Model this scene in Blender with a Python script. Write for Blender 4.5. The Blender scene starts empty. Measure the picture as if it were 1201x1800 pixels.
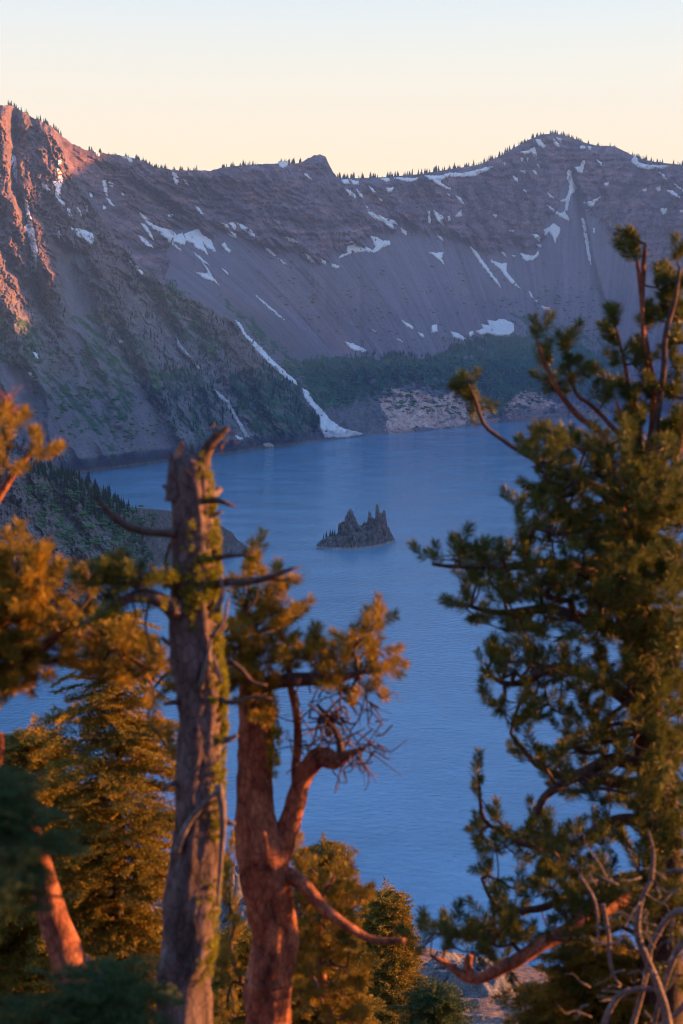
import bpy, math
import numpy as np

# ------------------------------------------------------------------ camera, sky, sun, exposure
sc = bpy.context.scene
COL = sc.collection
EYE = 220.0                      # metres above the lake
FPX = 2502.0                     # focal length in photo pixels (50 mm on a 24 mm wide frame)
PITCH = math.atan(287.0 / FPX)
cam_d = bpy.data.cameras.new('camera')
cam_d.sensor_fit = 'HORIZONTAL'
cam_d.sensor_width = 24.0
cam_d.lens = 50.0
cam_d.clip_start = 0.1
cam_d.clip_end = 60000.0
cam_d.dof.use_dof = True
cam_d.dof.focus_distance = 1300.0
cam_d.dof.aperture_fstop = 2.6
cam = bpy.data.objects.new('camera', cam_d)
COL.objects.link(cam)
cam.location = (0, 0, EYE)
cam.rotation_euler = (math.pi / 2 - PITCH, 0, 0)
sc.camera = cam

SUN_AZ = math.radians(77.0)      # clockwise from straight ahead (+Y)
SUN_EL = math.radians(4.5)
world = bpy.data.worlds.new('World')
sc.world = world
world.use_nodes = True
wn = world.node_tree
for n in list(wn.nodes): wn.nodes.remove(n)
wo = wn.nodes.new('ShaderNodeOutputWorld')
bg = wn.nodes.new('ShaderNodeBackground')
sky = wn.nodes.new('ShaderNodeTexSky')
sky.sky_type = 'NISHITA'
sky.sun_disc = False
sky.sun_elevation = SUN_EL
sky.sun_rotation = SUN_AZ
sky.altitude = 2000
sky.air_density = 1.0
sky.dust_density = 1.2
sky.ozone_density = 2.0
# sunset tint over the physical sky: peach by the horizon, blue overhead
tc = wn.nodes.new('ShaderNodeTexCoord')
sp = wn.nodes.new('ShaderNodeSeparateXYZ')
wn.links.new(tc.outputs['Generated'], sp.inputs[0])
rp = wn.nodes.new('ShaderNodeValToRGB')
rp.color_ramp.interpolation = 'B_SPLINE'
el = rp.color_ramp.elements
SKYR = [(0.0, (6.0, 4.0, 2.1)), (0.10, (5.8, 4.0, 2.2)), (0.16, (4.9, 4.05, 2.75)), (0.23, (3.5, 3.75, 3.6)),
        (0.38, (2.1, 3.0, 4.2)), (0.6, (1.2, 2.2, 4.2)), (1.0, (0.7, 1.6, 3.7))]
while len(el) < len(SKYR): el.new(0.5)
for e, (p, c) in zip(el, SKYR):
    e.position = p; e.color = (c[0] / 6, c[1] / 6, c[2] / 6, 1)
wn.links.new(sp.outputs['Z'], rp.inputs[0])
sc6 = wn.nodes.new('ShaderNodeVectorMath'); sc6.operation = 'SCALE'; sc6.inputs['Scale'].default_value = 6.0
wn.links.new(rp.outputs[0], sc6.inputs[0])
mx = wn.nodes.new('ShaderNodeMix'); mx.data_type = 'RGBA'
mx.inputs['Factor'].default_value = 0.85
wn.links.new(sky.outputs[0], mx.inputs[6]); wn.links.new(sc6.outputs[0], mx.inputs[7])
wn.links.new(mx.outputs[2], bg.inputs['Color'])
bg.inputs['Strength'].default_value = 0.060
wn.links.new(bg.outputs[0], wo.inputs[0])

sun_d = bpy.data.lights.new('sun', 'SUN')
sun_d.energy = 5.0
sun_d.angle = math.radians(0.5)
sun_d.color = (1.0, 0.36, 0.09)
sun = bpy.data.objects.new('sun', sun_d)
COL.objects.link(sun)
sd = np.array([math.sin(SUN_AZ) * math.cos(SUN_EL), math.cos(SUN_AZ) * math.cos(SUN_EL), math.sin(SUN_EL)])
from mathutils import Vector
sun.rotation_euler = Vector(sd).to_track_quat('Z', 'Y').to_euler()
sun.location = (200, 40, 400)

sc.view_settings.view_transform = 'Standard'
sc.view_settings.look = 'None'
sc.view_settings.exposure = 2.35
sc.view_settings.gamma = 1.0
sc.cycles.filter_width = 1.15
sc.cycles.max_bounces = 5
sc.cycles.diffuse_bounces = 2
sc.cycles.glossy_bounces = 2
sc.cycles.volume_bounces = 0

# ------------------------------------------------------------------ numpy noise
def _hash(ix, iy, iz, seed):
    h = (ix.astype(np.int64) * 374761393 + iy.astype(np.int64) * 668265263 + iz.astype(np.int64) * 2147483647 + seed * 1274126177) & 0xffffffff
    h = ((h ^ (h >> 13)) * 1274126177) & 0xffffffff
    h = ((h ^ (h >> 15)) * 2246822519) & 0xffffffff
    return (h ^ (h >> 16)) & 0xffffffff
def vnoise(x, y, z=0.0, seed=0):
    """gradient noise, about -1..1"""
    x, y, z = np.broadcast_arrays(np.asarray(x, float), np.asarray(y, float), np.asarray(z, float))
    xi, yi, zi = np.floor(x), np.floor(y), np.floor(z)
    fx, fy, fz = x - xi, y - yi, z - zi
    u, v, w = [t * t * t * (t * (t * 6 - 15) + 10) for t in (fx, fy, fz)]
    flat = not np.any(fz)
    out = 0
    for dz in ((0,) if flat else (0, 1)):
        a = 0
        for dx in (0, 1):
            for dy in (0, 1):
                h = _hash(xi + dx, yi + dy, zi + dz, seed)
                gx = ((h & 1023) / 511.5 - 1); gy = (((h >> 10) & 1023) / 511.5 - 1); gz = (((h >> 20) & 1023) / 511.5 - 1)
                d = gx * (fx - dx) + gy * (fy - dy) + gz * (fz - dz)
                a = a + d * (u if dx else 1 - u) * (v if dy else 1 - v)
        out = out + a * (1 if flat else (w if dz else 1 - w))
    return out * 1.5
def fbm(x, y, z=0.0, o=4, seed=0, gain=0.5):
    s = 0; a = 1; f = 1; t = 0
    for i in range(o):
        s = s + a * vnoise(x * f, y * f, np.asarray(z) * f, seed + i * 17); t += a; a *= gain; f *= 2.03
    return s / t
def ridged(x, y, z=0.0, o=4, seed=0, gain=0.5):
    s = 0; a = 1; f = 1; t = 0
    for i in range(o):
        s = s + a * (1 - np.abs(vnoise(x * f, y * f, np.asarray(z) * f, seed + i * 31)) * 2); t += a; a *= gain; f *= 2.07
    return s / t
def sstep(a, b, x):
    t = np.clip((x - a) / (b - a), 0, 1); return t * t * (3 - 2 * t)
rng = np.random.default_rng(7)

# ------------------------------------------------------------------ pixel <-> direction
CP, SP_ = math.cos(PITCH), math.sin(PITCH)
def ray(px, py):
    px = np.asarray(px, float); py = np.asarray(py, float)
    a = px - 600.5; b = -(py - 900.0)
    return np.stack([a + 0 * b, FPX * CP + b * SP_ + 0 * a, -FPX * SP_ + b * CP + 0 * a], -1)
def P(px, py, Y):
    r = ray(px, py); return np.array([0, 0, EYE]) + r * (np.asarray(Y, float) / r[..., 1])[..., None]
def azte(px, py):
    r = ray(px, py); h = np.hypot(r[..., 0], r[..., 1]); return np.arctan2(r[..., 0], r[..., 1]), r[..., 2] / h
def proj(X, Y, Z):
    Z = Z - EYE
    d = Y * CP - Z * SP_; u = Y * SP_ + Z * CP
    return 600.5 + FPX * X / d, 900 - FPX * u / d

# ------------------------------------------------------------------ mesh + object helpers
def mesh_from(name, V, F, mats, smooth=True, cols=None, midx=None):
    me = bpy.data.meshes.new(name)
    V = np.asarray(V, np.float32); F = np.asarray(F, np.int32)
    me.vertices.add(len(V)); me.vertices.foreach_set('co', V.ravel())
    k = F.shape[1]
    me.loops.add(F.size); me.loops.foreach_set('vertex_index', F.ravel())
    me.polygons.add(len(F)); me.polygons.foreach_set('loop_start', np.arange(0, F.size, k, dtype=np.int32))
    me.update(calc_edges=True)
    me.polygons.foreach_set('use_smooth', np.full(len(F), bool(smooth)))
    for m in (mats if isinstance(mats, (list, tuple)) else [mats]): me.materials.append(m)
    if midx is not None: me.polygons.foreach_set('material_index', np.asarray(midx, np.int32))
    if cols is not None:
        at = me.color_attributes.new('albedo', 'FLOAT_COLOR', 'POINT')
        c = np.ones((len(V), 4), np.float32); c[:, :cols.shape[1]] = cols
        at.data.foreach_set('color', c.ravel())
    me.validate(); me.update()
    return me
def link(name, me, parent=None):
    o = bpy.data.objects.new(name, me); COL.objects.link(o)
    if parent is not None: o.parent = parent
    return o
def tag(o, label=None, cat=None, group=None, kind=None):
    if label: o['label'] = label
    if cat: o['category'] = cat
    if group: o['group'] = group
    if kind: o['kind'] = kind
    return o
def empty(name, loc, label, cat, group=None):
    o = bpy.data.objects.new(name, None); COL.objects.link(o); o.location = tuple(loc); o.empty_display_size = 0.2
    return tag(o, label, cat, group)
def grid_faces(nr, nc):
    i = np.arange(nr - 1)[:, None] * nc + np.arange(nc - 1)[None, :]
    return np.stack([i, i + 1, i + nc + 1, i + nc], -1).reshape(-1, 4)

# ------------------------------------------------------------------ materials
def newmat(name):
    m = bpy.data.materials.new(name); m.use_nodes = True
    nt = m.node_tree; b = nt.nodes.get('Principled BSDF')
    return m, nt, b
def N(nt, t, **kw):
    n = nt.nodes.new(t)
    for k, v in kw.items():
        if k in n.inputs: n.inputs[k].default_value = v
        else: setattr(n, k, v)
    return n
def ramp(nt, src, stops):
    r = nt.nodes.new('ShaderNodeValToRGB'); e = r.color_ramp.elements
    while len(e) < len(stops): e.new(0.5)
    for q, (p, c) in zip(e, stops): q.position = p; q.color = (c[0], c[1], c[2], 1)
    nt.links.new(src, r.inputs[0]); return r.outputs[0]
def mul(nt, a, b, fac=1.0):
    m = nt.nodes.new('ShaderNodeMix'); m.data_type = 'RGBA'; m.blend_type = 'MULTIPLY'; m.inputs['Factor'].default_value = fac
    nt.links.new(a, m.inputs[6]); nt.links.new(b, m.inputs[7]); return m.outputs[2]
def mat_terrain(name, scale=1.0, bump=3.0, rough=0.95):
    m, nt, b = newmat(name)
    at = N(nt, 'ShaderNodeAttribute', attribute_name='albedo')
    geo = N(nt, 'ShaderNodeNewGeometry')
    n1 = N(nt, 'ShaderNodeTexNoise', Scale=0.035 * scale, Detail=8.0, Roughness=0.7)
    nt.links.new(geo.outputs['Position'], n1.inputs['Vector'])
    c = ramp(nt, n1.outputs['Fac'], [(0.25, (0.6, 0.6, 0.6)), (0.5, (1, 1, 1)), (0.75, (1.45, 1.42, 1.38))])
    n3 = N(nt, 'ShaderNodeTexNoise', Scale=0.16 * scale, Detail=4.0, Roughness=0.8)
    nt.links.new(geo.outputs['Position'], n3.inputs['Vector'])
    c3 = ramp(nt, n3.outputs['Fac'], [(0.34, (0.45, 0.47, 0.5)), (0.5, (1, 1, 1)), (0.66, (1.5, 1.46, 1.4))])
    fac = at.outputs['Alpha']
    o1 = mul(nt, at.outputs['Color'], c); nt.links.new(fac, o1.node.inputs['Factor'])
    o2 = mul(nt, o1, c3); nt.links.new(fac, o2.node.inputs['Factor'])
    nt.links.new(o2, b.inputs['Base Color'])
    b.inputs['Roughness'].default_value = rough
    b.inputs['Specular IOR Level'].default_value = 0.1
    n2 = N(nt, 'ShaderNodeTexNoise', Scale=0.06 * scale, Detail=6.0, Roughness=0.75)
    nt.links.new(geo.outputs['Position'], n2.inputs['Vector'])
    bu = N(nt, 'ShaderNodeBump', Strength=1.0, Distance=bump)
    nt.links.new(n2.outputs['Fac'], bu.inputs['Height']); nt.links.new(bu.outputs[0], b.inputs['Normal'])
    return m
def mat_plain(name, c0, c1, scale, rough=0.8, bump=0.0, stretch=(1, 1, 1), spec=0.2, coord='Object', trans=0.0):
    m, nt, b = newmat(name)
    tc = N(nt, 'ShaderNodeTexCoord')
    mp = N(nt, 'ShaderNodeMapping'); mp.inputs['Scale'].default_value = stretch
    nt.links.new(tc.outputs[coord], mp.inputs[0])
    n1 = N(nt, 'ShaderNodeTexNoise', Scale=scale, Detail=6.0, Roughness=0.65)
    nt.links.new(mp.outputs[0], n1.inputs['Vector'])
    nt.links.new(ramp(nt, n1.outputs['Fac'], [(0.3, c0), (0.7, c1)]), b.inputs['Base Color'])
    b.inputs['Roughness'].default_value = rough
    b.inputs['Specular IOR Level'].default_value = spec
    if bump:
        bu = N(nt, 'ShaderNodeBump', Strength=1.0, Distance=bump)
        nt.links.new(n1.outputs['Fac'], bu.inputs['Height']); nt.links.new(bu.outputs[0], b.inputs['Normal'])
    if trans:
        tr = N(nt, 'ShaderNodeBsdfTranslucent'); out = nt.nodes.get('Material Output')
        nt.links.new(b.inputs['Base Color'].links[0].from_socket, tr.inputs['Color'])
        ms = N(nt, 'ShaderNodeMixShader'); ms.inputs[0].default_value = trans
        nt.links.new(b.outputs[0], ms.inputs[1]); nt.links.new(tr.outputs[0], ms.inputs[2]); nt.links.new(ms.outputs[0], out.inputs[0])
    return m
M_ROCK = mat_terrain('caldera_rock', 1.0, 7.0)
M_ROCK2 = mat_terrain('headland_rock', 2.5, 2.5)
M_SNOW = mat_plain('old_snow', (0.60, 0.61, 0.64), (0.78, 0.78, 0.80), 0.05, 0.7, 0.6)
M_DIRTY = mat_plain('dirty_snow', (0.20, 0.19, 0.20), (0.55, 0.55, 0.58), 0.06, 0.8, 0.6)
M_CONIFER = mat_plain('far_conifer_needles', (0.010, 0.028, 0.014), (0.022, 0.055, 0.022), 0.3, 0.9, 0)
M_SHRUB = mat_plain('far_shrub_leaves', (0.028, 0.085, 0.022), (0.055, 0.14, 0.035), 0.1, 0.9, 0)

# ------------------------------------------------------------------ lake
def mat_water():
    m, nt, b = newmat('lake_water')
    geo = N(nt, 'ShaderNodeNewGeometry')
    mp = N(nt, 'ShaderNodeMapping'); mp.inputs['Scale'].default_value = (0.75, 1.0, 1.0); mp.inputs['Rotation'].default_value = (0, 0, 0.18)
    nt.links.new(geo.outputs['Position'], mp.inputs[0])
    n1 = N(nt, 'ShaderNodeTexNoise', Scale=0.22, Detail=6.0, Roughness=0.6, Distortion=0.3)
    n2 = N(nt, 'ShaderNodeTexNoise', Scale=0.012, Detail=4.0, Roughness=0.6)
    nt.links.new(mp.outputs[0], n1.inputs['Vector']); nt.links.new(mp.outputs[0], n2.inputs['Vector'])
    bu = N(nt, 'ShaderNodeBump', Strength=1.0, Distance=1.0)
    nt.links.new(n1.outputs['Fac'], bu.inputs['Height'])
    nt.links.new(bu.outputs[0], b.inputs['Normal'])
    nt.links.new(ramp(nt, n2.outputs['Fac'], [(0.35, (0.075, 0.235, 0.385)), (0.65, (0.125, 0.31, 0.48))]), b.inputs['Base Color'])
    nt.links.new(ramp(nt, n2.outputs['Fac'], [(0.4, (0.03,) * 3), (0.6, (0.14,) * 3)]), b.inputs['Roughness'])
    b.inputs['IOR'].default_value = 1.333
    return m
W = 4500.0
lake = link('lake_water', mesh_from('lake_water', [(-W, -1500, 0), (W, -1500, 0), (W, 7000, 0), (-W, 7000, 0)], [(0, 1, 2, 3)], mat_water(), smooth=False))
tag(lake, kind='structure')
# ------------------------------------------------------------------ polygons in the view of the far walls
def inpoly(px, py, poly):
    x = px.ravel(); y = py.ravel(); c = np.zeros(len(x), bool); n = len(poly)
    for i in range(n):
        x0, y0 = poly[i]; x1, y1 = poly[(i + 1) % n]
        if y0 == y1: continue
        k = ((y0 > y) != (y1 > y)) & (x < (x1 - x0) * (y - y0) / (y1 - y0) + x0)
        c ^= k
    return c.reshape(px.shape)
def sdpoly(px, py, poly, far=60):
    """signed distance, positive inside (only exact near the polygon)"""
    out = np.full(px.shape, -float(far))
    xs = [p[0] for p in poly]; ys = [p[1] for p in poly]
    k = (px > min(xs) - far) & (px < max(xs) + far) & (py > min(ys) - far) & (py < max(ys) + far)
    if not k.any(): return out
    x = px[k]; y = py[k]; d = np.full(x.shape, 1e9); n = len(poly)
    for i in range(n):
        x0, y0 = poly[i]; x1, y1 = poly[(i + 1) % n]
        dx, dy = x1 - x0, y1 - y0; L = dx * dx + dy * dy + 1e-9
        t = np.clip(((x - x0) * dx + (y - y0) * dy) / L, 0, 1)
        d = np.minimum(d, np.hypot(x - x0 - t * dx, y - y0 - t * dy))
    s = np.where(inpoly(x, y, poly), d, -d)
    out[k] = np.maximum(s, -far); return out
def curve(pts):
    a, t = azte([p[0] for p in pts], [p[1] for p in pts]); return a, t
def pc(x, pts):
    return np.interp(x, [p[0] for p in pts], [p[1] for p in pts])

class Slope:
    """terrain sheet in polar form round the viewpoint: a crest line, a foot line, and a profile between"""
    def __init__(s, az, te_c, te_s, Dc, Ds, prof, rows, relief):
        s.az = az; J = len(az)
        s.rows = rows
        v = np.linspace(0, 1, rows)
        te = te_s[None, :] + (te_c - te_s)[None, :] * v[:, None]
        D = np.empty_like(te)
        r = np.linspace(0, 1, 240)
        zc = EYE + Dc * te_c; zs = EYE + Ds * te_s
        for j in range(J):
            z = zs[j] + (zc[j] - zs[j]) * np.interp(r, prof(az[j])[0], prof(az[j])[1])
            d = Ds[j] + (Dc[j] - Ds[j]) * r
            t = np.maximum.accumulate((z - EYE) / d + r * 1e-6)
            D[:, j] = np.interp(te[:, j], t, d)
        A = np.broadcast_to(az[None, :], te.shape)
        s.te = te; s.A = A; s.v = np.broadcast_to(v[:, None], te.shape)
        X, Y, Z = D * np.sin(A), D * np.cos(A), EYE + D * te
        s.px, s.py = proj(X, Y, Z)
        s.D0 = D
        s.D = D + relief(s, X, Y, Z)
        s.X = s.D * np.sin(A); s.Y = s.D * np.cos(A); s.Z = EYE + s.D * te
    def at(s, px, py):
        """world point on the sheet for a photo position (arrays), and its row/col"""
        a, t = azte(px, py)
        j = np.interp(a, s.az, np.arange(len(s.az)))
        j0 = np.clip(j.astype(int), 0, len(s.az) - 2); fj = j - j0
        def row(jj):
            v = (t - s.te[0, jj]) / (s.te[-1, jj] - s.te[0, jj]); return np.clip(v, 0, 1) * (s.rows - 1)
        d = 0
        for jj, w in ((j0, 1 - fj), (j0 + 1, fj)):
            i = row(jj); i0 = np.clip(i.astype(int), 0, s.rows - 2); fi = i - i0
            d = d + w * (s.D[i0, jj] * (1 - fi) + s.D[i0 + 1, jj] * fi)
        return np.stack([d * np.sin(a), d * np.cos(a), EYE + d * t], -1)

# ------------------------------------------------------------------ the far caldera wall
CREST = [(-300, 240), (-150, 200), (-60, 190), (0, 187), (15, 184), (40, 196), (62, 209), (90, 221), (104, 235), (125, 252), (150, 263), (175, 268),
         (205, 272), (240, 279), (262, 288), (275, 294), (305, 299), (340, 299), (370, 300), (392, 294), (440, 289), (490, 287), (525, 287),
         (540, 280), (548, 274), (562, 271), (572, 275), (578, 287), (587, 305), (594, 313), (620, 313), (680, 311), (745, 305),
         (790, 297), (840, 290), (880, 274), (905, 259), (935, 243), (955, 236), (975, 234), (1000, 240), (1030, 251), (1050, 256),
         (1080, 257), (1100, 266), (1118, 277), (1150, 284), (1201, 290), (1260, 296), (1400, 300)]
SHORE = [(-300, 880), (-100, 862), (60, 845), (150, 830), (200, 823), (300, 809), (400, 797), (450, 789), (500, 783), (560, 776), (600, 771), (632, 768),
         (640, 765), (700, 763), (760, 757), (820, 750), (900, 741), (1000, 733), (1100, 728), (1201, 725), (1400, 720)]
ca, ct = curve(CREST); sa_, st = curve(SHORE)
DEG = math.pi / 180
# the ring of the caldera goes on round both sides of the view: azimuth, crest height, crest distance, shore distance
RING_R = [(17.5, 1280, 5900, 4400), (21.5, 1180, 5500, 4000), (25.5, 900, 4800, 3500), (27.5, 810, 4400, 3200), (30, 610, 4100, 3000), (32.5, 470, 3900, 2800), (36, 450, 3500, 2500), (46, 360, 2900, 2000),
          (55, 370, 2300, 1500), (68, 270, 1700, 900), (80, 180, 1350, 560), (95, 175, 1100, 420)]  # unseen right crest heights shaped to block the low sun
RING_L = [(-95, 290, 800, 420), (-70, 320, 1200, 600), (-45, 520, 2300, 1200), (-30, 720, 3000, 1700), (-22, 800, 3400, 2000)]
az_in = np.arange(-0.262, 0.262, 1.15 / FPX)
az = np.concatenate([np.linspace(-95 * DEG, -0.263, 110), az_in, np.linspace(0.263, 95 * DEG, 150)])
dcrest_pts = [(-300, 3700), (0, 3650), (100, 3750), (200, 3950), (300, 4250), (420, 4500), (600, 4750), (800, 5050), (960, 5500), (1201, 5900), (1400, 6000)]
da, _ = curve([(p[0], 400) for p in dcrest_pts])
def ring_arr(R, k): return [r[k] for r in R]
aR = [r[0] * DEG for r in RING_R]; aL = [r[0] * DEG for r in RING_L]
Dc = np.interp(az, aL + list(da) + aR, ring_arr(RING_L, 2) + [p[1] for p in dcrest_pts] + ring_arr(RING_R, 2))
te_c = np.interp(az, aL + list(ca) + aR, [(r[1] - EYE) / r[2] for r in RING_L] + list(ct) + [(r[1] - EYE) / r[2] for r in RING_R])
te_s = np.interp(az, aL + list(sa_) + aR, [-EYE / r[3] for r in RING_L] + list(st) + [-EYE / r[3] for r in RING_R])
Ds = -EYE / te_s
pxcol = 600.5 + FPX * np.tan(az) / CP          # roughly the photo column of each azimuth
# jagged rock crest
cj = ridged(pxcol / 14.0, 0 * pxcol + .5, o=4, seed=5) * 1.7 + fbm(pxcol / 5.0, 0 * pxcol + 2.5, o=3, seed=9) * 1.8
camp = np.interp(pxcol, [0, 120, 160, 530, 545, 590, 600, 1200], [1.6, 1.6, 0.7, 0.5, 1.6, 1.6, 0.3, 0.4])
te_c = te_c + (cj - 0.8) * camp / FPX
def prof(a):
    px = 600.5 + FPX * math.tan(a) / CP if abs(a) < 1.2 else (0 if a < 0 else 1200)
    w = min(max((px - 560) / 120, 0), 1)        # left wall is straight, the bowl has sea cliff, bench, scree and head wall
    r = np.array([0, .05, .2, .7, .85, 1]); L = np.array([0, .055, .215, .67, .82, 1]); B = np.array([0, .085, .20, .60, .78, 1])
    return r, L * (1 - w) + B * w
SPUR = [(100, 250), (150, 330), (190, 400), (250, 470), (330, 520), (415, 566), (470, 620), (525, 685), (560, 745), (575, 790)]
def spur_side(px, py):
    """pixels right of (beyond) the spur's ridge line"""
    return px - np.interp(py, [p[1] for p in SPUR], [p[0] for p in SPUR])
def fall_left(px, py): return px - 0.42 * (py - 230) * sstep(180, 900, py + 200)
def fall_bowl(px, py): return (px - 1010) * np.exp(np.clip(0.0019 * (py - 600), -1.2, 0.6))
CLIFF_B = [(-300, 900), (250, 900), (300, 395), (350, 400), (400, 412), (450, 430), (500, 440), (560, 458), (605, 448), (650, 410), (690, 395), (730, 405),
           (800, 425), (870, 448), (940, 440), (975, 380), (1000, 310), (1030, 340), (1080, 420), (1150, 480), (1201, 500), (1500, 500)]
def zones(px, py):
    wob = fbm(px / 40, py / 40, o=4, seed=21) * 26
    sp = spur_side(px, py) + wob * .6
    left = 1 - sstep(-6, 6, sp)
    cb = np.interp(px + wob, [p[0] for p in CLIFF_B], [p[1] for p in CLIFF_B])
    fing = ridged(fall_bowl(px, py) / 26, py / 300, o=3, seed=40) * 26
    cliff = (1 - sstep(-10, 10, py - cb + fing - 8)) * (1 - left)
    return left, cliff
def relief(s, X, Y, Z):
    px, py = s.px, s.py
    left, cliff = zones(px, py)
    inner = sstep(-0.05, 0.08, s.v) * sstep(0.0, 0.02, s.v)
    inner = sstep(0.0, 0.05, s.v)
    # spur stands forward of the bowl behind it
    sp = spur_side(px, py)
    r = 260 * sstep(0, 60, sp) * (1 - sstep(60, 420, sp)) * sstep(260, 380, py) * (1 - sstep(690, 775, py))
    fl = fall_left(px, py); fb = fall_bowl(px, py)
    wx = fbm(px / 60, py / 60, o=3, seed=3) * 22
    # left wall: big ribs and gullies, broken crags
    big = ridged((fl + wx) / 95, py / 420, o=2, seed=11)
    wy = fbm(px / 17, py / 21, o=3, seed=14) * 20
    mid = ridged((fl + wx + wy) / 36, (py + wy) / 70, o=4, seed=12, gain=.6)
    fine = ridged((fl + wy) / 12, (py - wy) / 17, o=4, seed=13, gain=.6)
    upper = 1 - sstep(430, 620, py + wx * 3)
    talus = sdpoly(px, py, TALUS_L) + wx * .5
    tk = sstep(-8, 10, talus)
    r = r - left * (big * 120 + mid * (32 + 55 * upper) * (1 - .8 * tk) + fine * (17 + 18 * upper) * (1 - .85 * tk))
    # deep chute of the snow gully far left
    gx = np.interp(py, [270, 330, 400, 480, 560], [25, 26, 50, 60, 80])
    r = r + left * 130 * np.exp(-((px - gx) / 9) ** 2) * (1 - sstep(500, 600, py))
    # bowl head wall: ledges and buttresses
    st_ = vnoise(px / 260, py / 7.0 + fbm(px / 90, py / 90, o=2, seed=8) * 3.0, seed=30)
    but = ridged((fb + wx) / 48, py / 200, o=4, seed=31, gain=.6)
    cf = ridged(fb / 12, py / 16, o=4, seed=32, gain=.65)
    r = r - cliff * (st_ * 15 + but * 75 + cf * 24)
    scree = (1 - left) * (1 - cliff)
    r = r - scree * (fbm(fb / 60, py / 400, o=3, seed=33) * 45 + fbm(fb / 14, py / 160, o=3, seed=34) * 6 + fbm(px / 6, py / 6, o=3, seed=35) * 3)
    # gullies of the right side
    for gp, w, d in (([(1012, 320), (1022, 380), (1036, 450), (1052, 510), (1074, 570), (1090, 620)], 6, 55), ([(1003, 300), (1000, 380), (990, 470), (975, 560)], 7, 22)):
        g = np.interp(py, [p[1] for p in gp], [p[0] for p in gp])
        k = sstep(gp[0][1] - 20, gp[0][1] + 20, py) * (1 - sstep(gp[-1][1] - 30, gp[-1][1] + 10, py))
        r = r + d * k * np.exp(-((px - g) / w) ** 2)
    # sea cliffs and forested ribs under the bowl
    lo = sstep(610, 650, py) * (1 - left)
    r = r - lo * (ridged((px + wx) / 46, py / 90, o=4, seed=36, gain=.6) * 70 + ridged(px / 12, py / 14, o=3, seed=37) * 18)
    k = (1 - sstep(300, 900, np.abs(px - 600) - 900))
    return r * inner * (0.35 + 0.65 * k) * (1 - .5 * sstep(.97, 1, s.v))
TALUS_L = [(95, 420), (150, 440), (165, 520), (190, 600), (260, 700), (330, 800), (180, 830), (100, 830), (40, 790), (0, 760), (0, 640), (60, 650), (110, 640), (120, 560)]
wall = Slope(az, te_c, te_s, Dc, Ds, prof, 520, relief)

VEG = [  # green cover: brush and young trees
    [(520, 640), (560, 624), (640, 628), (700, 624), (765, 628), (780, 612), (800, 602), (860, 590), (960, 586), (1010, 600), (1090, 640), (1120, 700), (1060, 715), (1000, 690), (960, 695),
     (905, 690), (880, 740), (856, 735), (850, 700), (800, 680), (770, 690), (740, 672), (690, 680), (640, 700), (605, 716), (580, 712), (560, 690), (535, 665)],
    [(150, 600), (200, 620), (240, 690), (225, 760), (200, 740), (170, 690), (140, 640)],
    [(60, 655), (110, 650), (160, 700), (215, 770), (200, 800), (160, 770), (120, 730), (80, 700)],
    [(270, 470), (330, 520), (400, 600), (380, 640), (330, 610), (280, 560), (240, 500)],
    [(390, 520), (440, 560), (520, 630), (600, 715), (560, 720), (520, 670), (470, 600), (420, 560)],
    [(400, 660), (480, 640), (530, 690), (558, 745), (520, 765), (450, 760), (420, 720)],
    [(130, 560), (190, 540), (260, 600), (300, 680), (270, 700), (210, 650), (160, 620)],
    [(260, 650), (320, 640), (390, 690), (400, 770), (350, 790), (310, 740), (270, 700)],
    [(0, 560), (60, 560), (90, 620), (50, 650), (0, 640)],
    [(880, 545), (960, 560), (1060, 590), (1120, 640), (1000, 620), (930, 590)]]
PALE = [[(672, 700), (690, 686), (730, 690), (760, 700), (790, 690), (850, 706), (880, 745), (800, 752), (700, 765), (672, 750)],
        [(890, 715), (910, 692), (950, 700), (1000, 715), (1060, 722), (1080, 735), (960, 740), (890, 745)],
        [(590, 730), (620, 712), (668, 700), (680, 762), (640, 766), (610, 755)]]
RIB = [[(900, 620), (985, 590), (1000, 640), (960, 700), (900, 680)], [(1020, 590), (1050, 580), (1100, 660), (1070, 700), (1030, 660)]]
def sdn(px, py, poly, amp, sc_, seed, soft=4.0):
    return sstep(-soft, soft, sdpoly(px, py, poly) + fbm(px / sc_, py / sc_, o=4, seed=seed, gain=.65) * amp)
def lerp(a, b, t): return a + (b - a) * t[..., None]
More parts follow.
